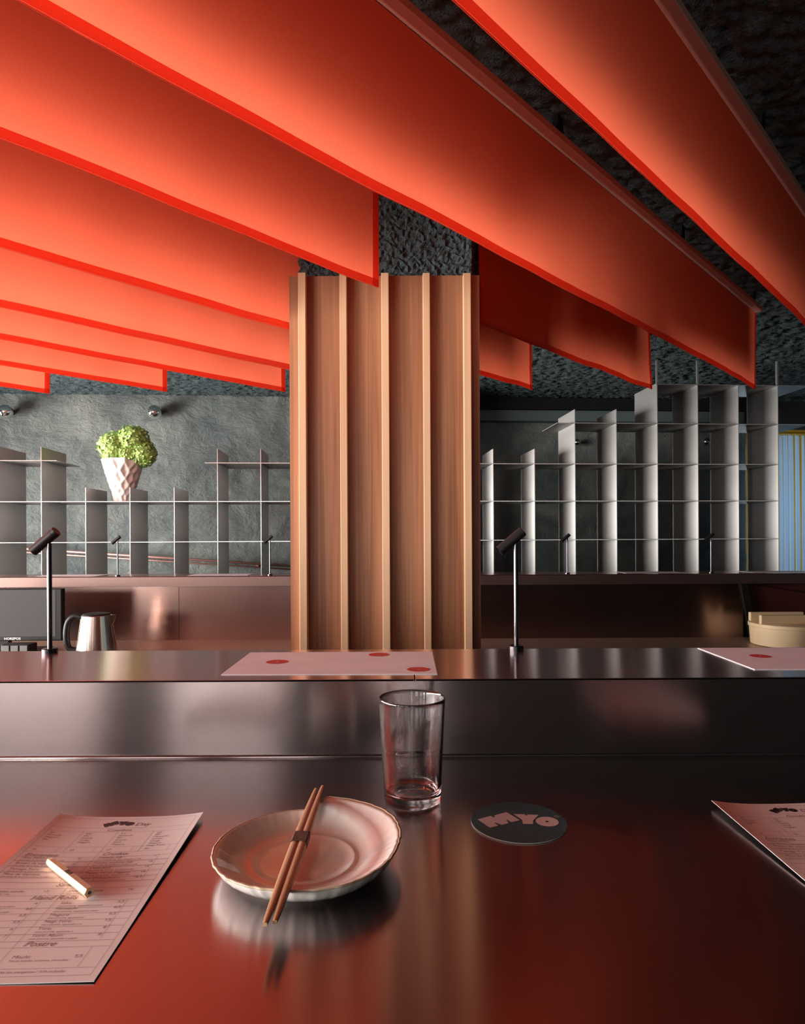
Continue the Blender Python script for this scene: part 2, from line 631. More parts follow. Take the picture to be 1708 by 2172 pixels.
def framed_window(name, p0, a, z0, z1, bars, mat=M_BLACKMETAL, depth=0.06):
    """window in a wall: frame members and panes; p0 plan corner, a plan vector along it"""
    root = bpy.data.objects.new(name, None)
    root.location = (p0.x, p0.y, z0)
    COL.objects.link(root)
    struct(root)
    L = a.length
    t = a.normalized()
    n = Vector((-t.y, t.x, 0))
    fr = MB()
    b = Vector((p0.x, p0.y, 0))
    fr.obox(b + Vector((0, 0, z0)), t * L, n * depth, Vector((0, 0, 0.05)))
    fr.obox(b + Vector((0, 0, z1 - 0.05)), t * L, n * depth, Vector((0, 0, 0.05)))
    fr.obox(b + Vector((0, 0, z0)), t * 0.05, n * depth, Vector((0, 0, z1 - z0)))
    fr.obox(b + t * (L - 0.05) + Vector((0, 0, z0)), t * 0.05, n * depth, Vector((0, 0, z1 - z0)))
    fr.build('window_frame', mat, root)
    for i in range(1, bars):
        MB().obox(b + t * (L * i / bars - 0.025) + Vector((0, 0, z0)), t * 0.05, n * depth, Vector((0, 0, z1 - z0))).build('mullion', mat, root)
    for i in range(bars):
        MB().obox(b + t * (L * i / bars + 0.03) + n * depth * 0.5 + Vector((0, 0, z0 + 0.05)), t * (L / bars - 0.06), n * 0.004, Vector((0, 0, z1 - z0 - 0.1))).build('pane', M_PANE, root)
    return root


framed_window('window_1', Vector((XL - 0.02, WY0, 0)), Vector((0, WY1 - WY0, 0)), WZ0, WZ1, 4)
# wall behind the viewer with a lower band of windows
fw = MB()
openings = [(-4.9, -3.6), (-3.3, -2.15), (-1.75, -0.85), (-0.14, -0.05), (0.05, 0.17)]
xprev = XL - 0.1
for x0, x1 in openings:
    fw.box(xprev, x0, YF - 0.1, YF, 0, Z_CEIL + 0.02)
    fw.box(x0, x1, YF - 0.1, YF, 0, 0.6)
    fw.box(x0, x1, YF - 0.1, YF, 2.3, Z_CEIL + 0.02)
    xprev = x1
fw.box(xprev, XR + 0.1, YF - 0.1, YF, 0, Z_CEIL + 0.02)
struct(fw.build('wall_front', M_DARKWALL))
framed_window('added_fill_window', Vector((-3.6, YF - 0.02, 0)), Vector((-1.3, 0, 0)), 0.6, 2.3, 1)  # out-of-view window added to let in the corner fill light
framed_window('window_2', Vector((-2.15, YF - 0.02, 0)), Vector((-1.15, 0, 0)), 0.6, 2.3, 1)
framed_window('window_3', Vector((-0.85, YF - 0.02, 0)), Vector((-0.9, 0, 0)), 0.6, 2.3, 1)
struct(MB().box(XR, XR + 0.1, YF - 0.1, YB, 0, Z_CEIL + 0.02).build('wall_right', M_DARKWALL))
framed_window('window_4', wsp(Q_WIN0, 0.66, 0), U * (Q_WIN1 - Q_WIN0), 0.7, 2.32, 2, mat=M_YELLOW)

# pale bar running under the ceiling on the right of the wall
tr = MB()
tr.obox(wsp(3.25, 0.50, 2.36), U * 2.6, V * 0.13, Vector((0, 0, 0.085)))
tr.obox(wsp(3.25, 0.49, 2.44), U * 2.6, V * 0.14, Vector((0, 0, 0.012)))
struct(tr.build('trim_1', M_GREENBAR, bevel=0.004))
struct(MB().obox(wsp(3.1, 0.47, 2.456), U * 2.8, V * 0.15, Vector((0, 0, 0.10))).build('recess_shade_band', M_BLACK))  # black band stands in for the shade of the recess above the bar

# ------------------------------------------------------------------ front bar
ZC, ZL = 1.05, 1.05 + 0.1063          # counter and raised ledge heights
YC, YL = 0.901, 1.139                 # foot of the riser, far edge of the ledge
bar = thing('bar_counter', (0, 0.6, 0), 'long polished steel bar counter in the foreground with a raised ledge behind it', 'bar counter')
MB().box(-3.4, 3.4, 0.17, YC + 0.012, ZC - 0.04, ZC).build('worktop', M_COUNTER, bar, bevel=0.003)
MB().box(-3.4, 3.4, 0.42, YC + 0.1, 0.0, ZC - 0.04).build('body', M_MAROON, bar)
rz = MB()
rz.box(-3.4, 3.4, YC, YC + 0.012, ZC - 0.002, ZL - 0.003)
ris = rz.build('riser_panel', M_RISER, bar)
# soft rounded foot joint of the riser
MB().tube([(-3.4, YC - 0.001, ZC + 0.001), (3.4, YC - 0.001, ZC + 0.001)], 0.003, 12).build('seam_bead', M_RISER, bar, smooth=True)
SEAM = on_z(880, 1440, ZL).x
for x0, x1 in ((-3.4, SEAM - 0.0006), (SEAM + 0.0006, 3.4)):
    MB().box(x0, x1, YC - 0.0015, YL, ZL - 0.003, ZL).build('ledge_sheet', M_LEDGE, bar, bevel=0.0008)
MB().box(-3.4, 3.4, YL - 0.10, YL - 0.004, 0.0, ZL - 0.004).build('ledge_support', M_RISER, bar)

# ------------------------------------------------------------------ back bar
ZW = 0.826
YB0 = 3.35
bb = thing('back_bar', (0, 3.4, 0), 'brown-toned steel back bar with a ledge and low worktop behind the wooden column', 'bar counter')
MB().box(-3.6, 3.6, YB0, 3.60, ZL - 0.004, ZL).build('ledge_sheet', M_LEDGE, bb, bevel=0.001)
MB().box(-3.6, 3.6, YB0, YB0 + 0.03, ZL - 0.052, ZL - 0.004).build('ledge_fascia', M_FASCIA, bb)
SPX = at(1575, 1300, 3.40).x
SPM = at(381, 1300, 3.40).x
for x0, x1 in ((-3.6, SPM - 0.001), (SPM + 0.001, SPX)):
    MB().box(x0, x1, 3.392, 3.41, ZW, ZL - 0.05).build('splash_panel', M_SPLASH, bb)
MB().box(-3.6, 3.6, 2.83, 3.395, ZW - 0.04, ZW).build('worktop', M_WORK, bb, bevel=0.002)
MB().box(-3.6, 3.6, 2.86, 3.39, 0.0, ZW - 0.04).build('cabinet_body', M_SPLASH, bb)
MB().box(-3.6, SPX, 3.412, 3.60, 0.0, ZL - 0.004).build('ledge_body', M_MAROON, bb)
MB().box(-3.6, 3.6, 3.60, 4.10, ZC - 0.04, ZC).build('guest_worktop', M_COUNTER, bb, bevel=0.002)
# end of the splash: slanting dark post and the maroon return
pa, pb_ = at(1570, 1243, 3.385), at(1590, 1362, 3.385)
MB().obox((pb_.x, 3.375, ZW), (0.035, 0, 0), (0, 0.02, 0), (pa.x - pb_.x, 0, ZL - 0.052 - ZW)).build('end_post', M_BLACKMETAL, bb)
MB().obox((SPX + 0.03, 3.50, 0), (1.9, 0, 0), (0, 0.05, 0), (0, 0.08, ZL - 0.06)).build('end_panel', M_MAROON, bb)
MB().add([(SPX + 0.05, 3.5, ZL - 0.06), (SPX + 0.9, 3.42, ZL - 0.20), (SPX + 0.9, 3.42, ZL - 0.45), (SPX + 0.05, 3.5, ZL - 0.24)], [(0, 3, 2, 1)]).build('slanted_sheet', M_MAROON, bb)

# ------------------------------------------------------------------ column
col = thing('column', (-0.05, 2.45, 0), 'wood-clad column with vertical oak slats and a dark fibre-sprayed core above', 'column')
cxl, cxr = at(640, 600, 2.26).x, at(1000, 550, 2.26).x
CY0, CY1 = 2.262, 2.80
core = MB()
# lumpy fibre core: front and both sides as a fine relief
per = [(cxl, CY1), (cxl, CY0), (cxr, CY0), (cxr, CY1)]
pts = []
for (a, b), (c, d) in zip(per, per[1:]):
    nseg = max(2, int(math.hypot(c - a, d - b) / 0.009))
    for i in range(nseg):
        pts.append((a + (c - a) * i / nseg, b + (d - b) * i / nseg))
pts.append(per[-1])
zz = [0.0, 1.0] + [1.9 + 0.009 * i for i in range(79)]
cv = []
for z in zz:
    for i, (x, y) in enumerate(pts):
        w = random.random() * 0.016 if z > 1.5 else 0
        w2 = random.random() * 0.016 if z > 1.5 else 0
        nxn = (x - (cxl + cxr) / 2) * 0.6
        nyn = -1 if abs(y - CY0) < 1e-6 else 0
        cv.append((x + (w2 if nyn == 0 and x > 0 else (-w2 if nyn == 0 else 0)) * 1, y + (w * nyn * 1.0), z + (random.random() - .5) * 0.006))
core.add(cv, grid_faces(len(pts) - 1, len(zz) - 1))
core.build('core', M_FLUFF, col, smooth=False)
YP, YS = 2.20, 2.168
ztop = at(800, 585, YP).z
zst = at(800, 577, YS).z
edges = [613, 640, 727, 816, 904, 990, 1017]
for i in range(6):
    x0, x1 = at(edges[i], 590, YP).x, at(edges[i + 1], 590, YP).x
    MB().box(x0 + 0.0006, x1 - 0.0006, YP, YP + 0.055, 0.0, ztop).build('panel', M_WOOD_PANEL, col, loc=((x0 + x1) / 2, YP, 1.5))
for i, (a, b) in enumerate(((632, 648), (720, 735), (808.5, 824.5), (897, 912), (983, 999))):
    x0, x1 = at(a, 580, YS).x, at(b, 580, YS).x
    MB().box(x0, x1, YS, YP + 0.001, 0.0, zst - 0.001 * i).build('slat', M_WOOD_SLAT, col, bevel=0.0015, loc=((x0 + x1) / 2, YS, 1.5))

# ------------------------------------------------------------------ banners
HB, TOPZ = EYE + 0.75, EYE + 1.143
YE = 1400 * 0.75 / 309.0
DIR = Vector((math.sin(math.radians(43.3)), math.cos(math.radians(43.3)), 0))
NRM = Vector((DIR.y, -DIR.x, 0))
TAN = DIR.x / DIR.y


def banner(px_end, y0, y1, label, dz0=0.0, dz1=0.0, seed=1, end_hem=True, start_hem=False, ripple=0.004, kick=0.0):
    xe = (px_end - CX) * YE / F
    P0 = Vector((xe - (YE - y0) * TAN, y0, 0))
    L = (y1 - y0) / DIR.y
    rnd = random.Random(seed)
    ph = [rnd.random() * 6.28 for _ in range(6)]

    def pt(s, t, off=0.0):
        f = s / L
        zb = HB + dz0 * (1 - f) + dz1 * f + 0.003 * math.sin(s * 1.6 + ph[4]) + 0.0012 * math.sin(s * 4.3 + ph[5])
        z = zb + (TOPZ - zb) * t
        k = (1 - t)
        yy = y0 + s * DIR.y
        grow = 0.35 + 0.65 * max(0.0, min(1.0, (yy - 1.2) / 2.0))
        w = ripple * k * grow * (math.sin(s * 6.1 + ph[0] + 1.2 * t) + 0.6 * math.sin(s * 13.7 + ph[1] - 2.0 * t) + 0.35 * math.sin(s * 27 + ph[2])) + 0.006 * k * math.sin(s * 1.5 + ph[3])
        w += kick * k * math.exp(-((L - s) / 0.10) ** 2)
        w += noise.noise(Vector((s * 4 + seed * 9, t * 3, 0.5))) * ripple * 0.9 * (0.2 + k)
        return P0 + DIR * s + NRM * (w + off) + Vector((0, 0, z))

    root = thing('fabric_banner', (P0.x, P0.y, HB), label, 'banner', 'banners hung above the bar')
    ns, nt_ = max(8, int(L / 0.025)), 16
    vs = [pt(L * i / ns, j / nt_) for j in range(nt_ + 1) for i in range(ns + 1)]
    obj('cloth', vs, grid_faces(ns, nt_), M_CLOTH, root, smooth=True)
    hw = 0.022
    hm = MB()

    def wrap(line0, line1):
        """double-sided folded strip: line0/line1 lists of (s,t)"""
        n = len(line0)
        v = []
        for (s0, t0), (s1, t1) in zip(line0, line1):
            v += [pt(s1, t1, 0.0016), pt(s0, t0, 0.0016), pt(s0, t0, -0.0016), pt(s1, t1, -0.0016)]
        f = []
        for i in range(n - 1):
            for k in range(2):
                a = i * 4 + k
                f.append((a, a + 1, a + 5, a + 4))
        hm.add(v, f)
    th = hw / (TOPZ - HB)
    wrap([(L * i / ns, -0.002) for i in range(ns + 1)], [(L * i / ns, th) for i in range(ns + 1)])
    if end_hem:
        wrap([(L + 0.001, j / nt_) for j in range(nt_ + 1)], [(L - hw * 1.1, j / nt_) for j in range(nt_ + 1)])
    if start_hem:
        wrap([(-0.001, j / nt_) for j in range(nt_ + 1)], [(hw * 1.1, j / nt_) for j in range(nt_ + 1)])
    hm.build('hem', M_HEM, root, smooth=True)
    r0 = P0 + Vector((0, 0, TOPZ + 0.006))
    rail = MB().obox(r0 - NRM * 0.004, DIR * (L + 0.012), NRM * 0.034, Vector((0, 0, 0.022))).build('rail', M_RAIL, root, bevel=0.002)
    nb = max(2, int(L / 0.9) + 1)
    for i in range(nb):
        s = 0.1 + (L - 0.2) * i / (nb - 1)
        MB().obox(P0 + DIR * (s - 0.015) + NRM * 0.004 + Vector((0, 0, TOPZ + 0.027)), DIR * 0.03, NRM * 0.018, Vector((0, 0, Z_CEIL - TOPZ - 0.026))).build('ceiling_bracket', M_BLACK, rail)
    return root


def ystart(px):
    xe = (px - CX) * YE / F
    return max(-0.9, YE - (xe + 4.75) / TAN)


banner(1850, -0.9, YE, 'red-orange fabric banner at the top right, running out of the right edge of the photo', seed=1, dz0=-0.01, ripple=0.0022)
banner(1606, -0.9, YE, 'longest red-orange fabric banner, crossing above the wooden column to the upper right', seed=2, dz0=-0.015, ripple=0.003)
banner(1379, ystart(1379), 1.974, 'red-orange fabric banner whose end hangs just in front of the wooden column top', seed=3)
banner(1379, 2.335, YE, 'rippled red-orange fabric banner between the longest banner and the one right beside the column', seed=4, end_hem=True, ripple=0.006, kick=0.020, start_hem=True)
banner(1130, ystart(1130), 2.33, 'red-orange fabric banner running into the left side of the column top', seed=5, dz1=-0.03)
banner(1130, 2.84, YE, 'shortest red-orange fabric banner, just right of the wooden column', seed=6, ripple=0.005, start_hem=True)
banner(868, ystart(868), YE, 'red-orange fabric banner passing low behind the wooden column from the left', seed=7, dz0=-0.06, dz1=-0.02)
banner(606, ystart(606), YE, 'pale orange fabric banner whose end hangs at the left edge of the column', seed=8, dz0=-0.04, ripple=0.004)
banner(355, ystart(355), YE, 'pale orange fabric banner ending above the right-hand chrome wall globe', seed=9, ripple=0.004)
banner(107, ystart(107), YE, 'leftmost pale orange fabric banner, ending above the first tall shelf panel', seed=10, ripple=0.004)

# ------------------------------------------------------------------ steel shelving
SD = 0.37                    # depth of the shelves
TH = 0.004


def q_of(px):
    """place along the shelf front that shows at pixel column px (at eye level)"""
    k = (px - CX) / F
    return (k * S0.y - S0.x) / (U.x - k * U.y)


def z_front(px, py):
    p = sp(q_of(px), 0, 0)
    return at(px, py, p.y).z


def shelf_unit(name, label, panels, boards, rods, qmid):
    root = thing(name, sp(qmid, 0.2, 0), label, 'shelf')
    for px, ptop in panels:
        q = q_of(px)
        zt = z_front(px, ptop)
        MB().obox(sp(q - TH / 2, 0, 0), U * TH, V * SD, Vector((0, 0, zt))).build('upright_panel', M_SHELF, root, loc=sp(q, 0, 0.9))
    for q0, q1, z, d0 in boards:
        MB().obox(sp(q0, d0, z - TH / 2), U * (q1 - q0), V * (SD - d0 - 0.002), Vector((0, 0, TH))).build('shelf_board', M_SHELF, root, loc=sp(q0, 0, z))
    for px, y0, y1 in rods:
        q = q_of(px)
        MB().obox(sp(q - 0.006, 0.0, z_front(px, y0)), U * 0.012, V * 0.012, Vector((0, 0, Z_CEIL - 0.01 - z_front(px, y0)))).build('hanging_rod', M_SHELF, root)
    return root


zb = [z_front(276, 1064), z_front(276, 1150), z_front(60, 977), z_front(500, 982), z_front(1400, 898.5), z_front(1500, 816)]
qm, qn = q_of(800) - 0.002, q_of(915) + 0.002
shelf_unit('steel_shelving', 'low stepped steel shelving unit left of the column, with the flower vase on it',
           [(-98, 946), (-5, 946), (88, 948), (182, 1034), (276, 1034), (370, 1034), (462, 952), (554, 952)],
           [(q_of(-190), qm, zb[0], 0), (q_of(-190), qm, zb[1], 0), (q_of(-190), q_of(121), zb[2], 0), (q_of(435), qm, zb[3], 0)],
           [], 0.8)
shelf_unit('steel_shelving', 'tall stepped steel shelving unit right of the column, rising toward the blue curtain',
           [(960, 952), (1047, 952), (1135, 952), (1221, 868), (1309, 868), (1396, 812), (1482, 815), (1568, 815), (1652, 816)],
           [(qn, q_of(1652), zb[0], 0), (qn, q_of(1652), zb[1], 0), (qn, q_of(1652), zb[3], 0),
            (q_of(1183), q_of(1720), zb[4], 0), (q_of(1394), q_of(1720), zb[5], 0)],
           [(1396, 815, 756), (1482, 817, 752), (1651, 818, 756)], 4.5)

# sloping copper hand rail on the back wall
r0, r1 = at(-40, 1163, 5.45), at(800, 1222, 5.72)
hr = thing('wall_handrail', (r0.x, r0.y, r0.z), 'thin copper-pink rail sloping across the back wall behind the shelves', 'rail')
qa, qb = 0.0, 3.2
za, zb_ = at(88, 1172, 5.5).z, at(600, 1207, 5.6).z
pa_, pb2 = wsp(-0.9, 0.54, za + 0.07), wsp(2.9, 0.54, zb_ - 0.055)
MB().tube([pa_, pb2], 0.011, 12).build('rail_bar', M_COPPER, hr, smooth=True)
MB().tube([pa_ + Vector((0, 0, -0.03)), pb2 + Vector((0, 0, -0.03))], 0.007, 12).build('rail_bar', M_COPPER, hr, smooth=True)
for i in range(4):
    f = 0.1 + 0.27 * i
    p = pa_.lerp(pb2, f)
    MB().obox(p - U * 0.012 + Vector((0, 0, -0.03)), U * 0.024, V * 0.09, Vector((0, 0, 0.03))).build('wall_bracket', M_COPPER, hr)

# chrome globes on the wall
for px, py, dia, lab in ((12, 873, 30, 'chrome globe wall lamp at the far left edge of the back wall'),
                         (328, 874, 30, 'chrome globe wall lamp above the flower vase on the back wall'),
                         (1224, 938, 15, 'small chrome globe wall lamp behind the first tall shelf panel right of the column'),
                         (1499, 937, 17, 'small chrome globe wall lamp seen between the tallest shelf panels')):
    q = q_of(px) * 1.0
    P = at(px, py, 5.0)
    # slide along the view ray to the wall
    lo, hi = 4.5, 7.5
    for _ in range(40):
        mid = (lo + hi) / 2
        P = at(px, py, mid)
        if (P - W0).dot(V) < 0.53:
            lo = mid
        else:
            hi = mid
    r = dia / 2 * P.y / F
    root = thing('globe_wall_lamp', P, lab, 'wall lamp', 'chrome globe wall lamps')
    prof = [(max(1e-4, r * math.sin(math.pi * i / 24)), P.z - r * math.cos(math.pi * i / 24)) for i in range(25)]
    MB().lathe(P.x, P.y, prof, 40, False, False).build('globe', M_CHROME, root, smooth=True)
    MB().tube([P + V * (r * 0.9), P + V * (0.10)], r * 0.35, 20).build('wall_mount', M_CHROME, root, smooth=False)

# ------------------------------------------------------------------ vase and hydrangea
zv = zb[0] + TH / 2
vp = at(261, 1030, 4.46)
vx, vy = vp.x, vp.y
vase = thing('vase', (vx, vy, zv), 'pale carved ceramic vase standing on the left shelving', 'vase')
VH = at(261, 975, 4.46).z - zv
prof = [(r_ * 0.865, z_) for r_, z_ in ((0.058, 0.0), (0.064, 0.03), (0.078, 0.08), (0.097, 0.14), (0.115, 0.20), (0.131, 0.26), (0.143, 0.31), (0.152, 0.335))]
nv, nh = 120, 60
vs = []
cells = []
for rI in range(6):
    for c in range(11):
        cells.append((2 * math.pi * (c + 0.5 * (rI % 2) + random.uniform(-.3, .3)) / 11, (rI + 0.5 + random.uniform(-.35, .35)) / 6 * VH))


def prof_r(z):
    z = z / VH * 0.335
    for (r0_, z0_), (r1_, z1_) in zip(prof, prof[1:]):
        if z <= z1_ + 1e-9:
            return r0_ + (r1_ - r0_) * (z - z0_) / (z1_ - z0_)
    return prof[-1][0]


for j in range(nh + 1):
    z = VH * j / nh
    r = prof_r(z)
    for i in range(nv):
        a = 2 * math.pi * i / nv
        ds = []
        for ca, cz in cells:
            da = (a - ca + math.pi) % (2 * math.pi) - math.pi
            ds.append(math.hypot(da * r * 1.25, (z - cz) * 0.8))
        ds.sort()
        e = max(0.0, min(1.0, (ds[1] - ds[0]) / 0.042))
        rr = r + 0.008 - 0.012 * e + 0.002 * noise.noise(Vector((a * 4, z * 40, 1)))
        zt = z + (0.010 * noise.noise(Vector((math.cos(a) * 4, math.sin(a) * 4, 2))) if j == nh else 0)
        vs.append((vx + rr * math.cos(a), vy + rr * math.sin(a), zv + zt))
fs = []
for j in range(nh):
    for i in range(nv):
        fs.append((j * nv + i, j * nv + (i + 1) % nv, (j + 1) * nv + (i + 1) % nv, (j + 1) * nv + i))
b0 = len(vs)
for zc_, rs in ((VH - 0.002, 0.90), (VH * 0.7, 0.78), (0.02, 0.6)):
    for i in range(nv):
        a = 2 * math.pi * i / nv
        r = prof_r(zc_) * rs
        vs.append((vx + r * math.cos(a), vy + r * math.sin(a), zv + zc_))
rings = [nh * nv, b0, b0 + nv, b0 + 2 * nv]
for ra, rb in zip(rings, rings[1:]):
    for i in range(nv):
        fs.append((ra + i, ra + (i + 1) % nv, rb + (i + 1) % nv, rb + i))
fs.append(tuple(rings[3] + i for i in range(nv)))
fs.append(tuple(reversed(range(nv))))
obj('vase_body', vs, fs, M_VASE, vase, smooth=True)

hyd = thing('hydrangea', (vx, vy, zv + 0.05), 'bunch of bright green hydrangea blooms in the carved vase', 'flowers')
heads = [(243, 950, 33, 4.41), (282, 936, 34, 4.44), (303, 962, 29, 4.45), (270, 962, 24, 4.41)]
for hx, hy, hr_, hY in heads:
    c = at(hx, hy, hY)
    R = hr_ * hY / F
    m = MB()
    n = 330
    for i in range(n):
        ph = math.acos(1 - 2 * (i + 0.5) / n)
        th = i * 2.39996
        d = Vector((math.sin(ph) * math.cos(th), math.sin(ph) * math.sin(th), math.cos(ph)))
        rr = R * random.uniform(0.80, 1.02)
        p = c + d * rr
        t1 = d.orthogonal().normalized()
        t1 = Matrix.Rotation(random.random() * 6.28, 3, d) @ t1
        t2 = d.cross(t1)
        s = R * random.uniform(0.14, 0.20)
        for k in range(4):
            a = k * math.pi / 2 + random.uniform(-.2, .2)
            e1 = t1 * math.cos(a) + t2 * math.sin(a)
            e2 = t1 * -math.sin(a) + t2 * math.cos(a)
            lift = random.uniform(-0.25, 0.65)
            m.add([p, p + e1 * s * 0.6 - e2 * s * 0.5 + d * s * lift * 0.5, p + e1 * s * 1.1 + d * s * lift, p + e1 * s * 0.6 + e2 * s * 0.5 + d * s * lift * 0.5], [(0, 1, 2, 3)])
    prof_s = [(max(1e-4, R * 0.78 * math.sin(math.pi * i / 10)), c.z - R * 0.78 * math.cos(math.pi * i / 10)) for i in range(11)]
    m.lathe(c.x, c.y, prof_s, 16, False, False)
    tag(m.build('flower_head', M_PETAL, hyd), kind='stuff')
    MB().tube([c - Vector((0, 0, R * 0.3)), Vector(((c.x + vx) / 2, (c.y + vy) / 2, zv + VH * 0.8)), (vx, vy, zv + 0.07)], 0.006, 8).build('stem', M_STEM, hyd, smooth=True)

# ------------------------------------------------------------------ spot lamps on the ledges


def spot_lamp(base, H, label, group):
    root = thing('counter_lamp', base, label, 'lamp', group)
    x, y, z = base
    bx_ = MB().lathe(x, y, [(0.0125, z), (0.0125, z + 0.0065), (0.0115, z + 0.0075)], 32).build('base', M_GUNMETAL, root, auto=0.5)
    MB().lathe(x, y, [(0.0038, z + 0.006), (0.0038, z + H)], 24).build('stem', M_GUNMETAL, root, auto=0.5)
    ax = Vector((math.cos(math.radians(40)), 0, math.sin(math.radians(40))))
    c = Vector((x, y, z + H)) + ax * -0.002 + Vector((-ax.z, 0, ax.x)) * 0.008
    L = 0.0525
    p0, p1 = c - ax * L * 0.54, c + ax * L * 0.46
    hd = MB().tube([p0, p1], 0.0088, 32, caps=False)
    # closed back cap, recessed front opening
    hd.tube([p0 + ax * 0.0002, p0 + ax * 0.010], 0.0076, 32, caps=False)
    hd.build('lamp_head', M_BLACKMETAL, root, auto=0.6)
    cap = MB().tube([p1 - ax * 0.002, p1 + ax * 0.0006], [0.0087, 0.0082], 32).build('end_cap', M_BLACKMETAL, root, auto=0.6)
    MB().tube([p0 + ax * 0.006, p0 + ax * 0.0072], 0.0078, 24).build('lens', M_SCREEN, root)
    MB().tube([p1 - ax * 0.0075, p1 - ax * 0.0068], 0.0090, 32).build('groove_ring', M_BLACK, root, auto=0.6)
    return root


p = on_z(106, 1384, ZL)
spot_lamp((p.x, p.y, ZL), 0.186, 'larger black spot lamp standing on the near ledge at left, before the screen', 'spot lamps on the near ledge')
p = on_z(1095.5, 1378, ZL)
spot_lamp((p.x, p.y, ZL), 0.182, 'larger black spot lamp standing on the near ledge right of the column', 'spot lamps on the near ledge')
for px, lab in ((250, 'tiny black spot lamp on the far ledge below the flower vase'),
                (573, 'tiny black spot lamp on the far ledge just left of the column'),
                (1204, 'tiny black spot lamp on the far ledge, first to the right of the column'),
                (1509, 'tiny black spot lamp on the far ledge before the tallest shelf panels')):
    x = at(px, 1220, 3.375).x
    spot_lamp((x, 3.375, ZL), 0.182, lab, 'spot lamps on the far ledge')

# ------------------------------------------------------------------ sheets with red dots on the near ledge


def sheet(name, corners, z, label, cat, dots, group, thick=0.0009):
    """paper lying on a ledge: plan corners TL TR BR BL; dots as (u, v, r)"""
    c = sum((Vector((p.x, p.y, 0)) for p in corners), Vector()) / 4
    root = thing(name, (c.x, c.y, z), label, cat, group)
    poly = [(p.x, p.y) for p in reversed(corners)]
    MB().prism(poly, z + 0.0002, z + thick).build('paper', M_MAT, root)
    for (dx, dy), r in dots:
        m = MB()
        n = 40
        ring = [(dx + r * math.cos(2 * math.pi * i / n), dy + r * math.sin(2 * math.pi * i / n), z + thick + 0.0002) for i in range(n)]
        ring2 = [(dx + r * 0.13 * math.cos(2 * math.pi * i / n), dy + r * 0.13 * math.sin(2 * math.pi * i / n), z + thick + 0.0002) for i in range(n)]
        m.add(ring + ring2, [(i, (i + 1) % n, n + (i + 1) % n, n + i) for i in range(n)])
        m.build('red_dot', M_DOT, root)
    return root


zs = ZL + 0.001
cs = [on_z(531.5, 1383.5, zs), on_z(917, 1381.8, zs), on_z(927.5, 1429.5, zs), on_z(469, 1430.5, zs)]
dt = []
for px, py, w in ((587.8, 1403.7, 46.3), (803.3, 1388.4, 43.2), (887.3, 1419.6, 48)):
    p = on_z(px, py, zs)
    dt.append(((p.x, p.y), w / 2 * p.y / F))
sheet('placemat', cs, ZL, 'pale pink sheet with three red dots on the near ledge before the column', 'placemat', dt, 'pink sheets on the near ledge')
tl, bl = on_z(1480, 1374, zs), on_z(1601, 1419.5, zs)
dirx = Vector((1, -0.02, 0))
c2 = [tl, tl + dirx * 0.31, bl + dirx * 0.31, bl]
p = on_z(1612.5, 1391.5, zs)
sheet('placemat', c2, ZL, 'pale pink sheet with red dots on the near ledge, before the cream tub', 'placemat',
      [((p.x, p.y), 0.0155), ((p.x + 0.16, p.y - 0.045), 0.0155)], 'pink sheets on the near ledge')
for px, lab in ((150, 'thin pink sheet lying on the far ledge left of the tiny lamp under the vase'),
                (467, 'thin pink sheet on the far ledge between the tiny lamps left of the column'),
                (1385, 'thin pink sheet on the far ledge between the tiny lamps right of the column'),
                (1650, 'thin pink sheet lying on the far ledge in front of the blue curtain')):
    x = at(px, 1220, 3.45).x
    cc = [Vector((x - 0.155, 3.55, 0)), Vector((x + 0.155, 3.55, 0)), Vector((x + 0.155, 3.40, 0)), Vector((x - 0.155, 3.40, 0))]
    sheet('placemat', cc, ZL, lab, 'placemat', [], 'pink sheets on the far ledge')

# ------------------------------------------------------------------ lettering helpers
LOGO_M = [(108, 386), (332, 327), (388, 352), (408, 350), (398, 318), (606, 260), (838, 400), (690, 436), (612, 388), (602, 392), (643, 452), (522, 482), (410, 440), (402, 446), (466, 494), (322, 532)]
LOGO_Y = [(726, 294), (912, 298), (946, 322), (978, 302), (1162, 308), (1064, 408), (1066, 466), (888, 462), (878, 396)]
LOGO_O = [(1309, 425, 198, 84)]


def coaster_pts(poly, z):
    return [on_z(1000 + x / 8.133, 1690 + y / 8.133, z) for x, y in poly]


def ellipse_px(cx, cy, rx, ry, tilt, n=40):
    return [(cx + rx * math.cos(a) * math.cos(tilt) - ry * math.sin(a) * math.sin(tilt), cy + rx * math.cos(a) * math.sin(tilt) + ry * math.sin(a) * math.cos(tilt)) for a in [2 * math.pi * i / n for i in range(n)]]


ZCO = ZC + 0.0019
L_M = coaster_pts(LOGO_M, ZCO)
L_Y = coaster_pts(LOGO_Y, ZCO)
L_O = coaster_pts(ellipse_px(1309, 425, 200, 82, 0.09), ZCO)
L_H = coaster_pts(ellipse_px(1307, 423, 30, 13, 0.05), ZCO)
LC = (L_M[0] + L_O[0]) / 2


def flat_poly(polys, ring=None):
    """triangulated flat mesh data (verts, faces) of plan polygons at z=0"""
    bm = bmesh.new()
    for poly in polys:
        f = bm.faces.new([bm.verts.new((p[0], p[1], 0)) for p in poly])
    if ring:
        a, b = ring
        va = [bm.verts.new((p[0], p[1], 0)) for p in a]
        vb = [bm.verts.new((p[0], p[1], 0)) for p in b]
        n = len(va)
        for i in range(n):
            bm.faces.new((va[i], va[(i + 1) % n], vb[(i + 1) % n], vb[i]))
    bmesh.ops.triangulate(bm, faces=[f for f in bm.faces if len(f.verts) > 4])
    bm.normal_update()
    for f in bm.faces:
        if f.normal.z < 0:
            f.normal_flip()
    bm.verts.index_update()
    vs = [tuple(v.co) for v in bm.verts]
    fs = [tuple(v.index for v in f.verts) for f in bm.faces]
    bm.free()
    return vs, fs


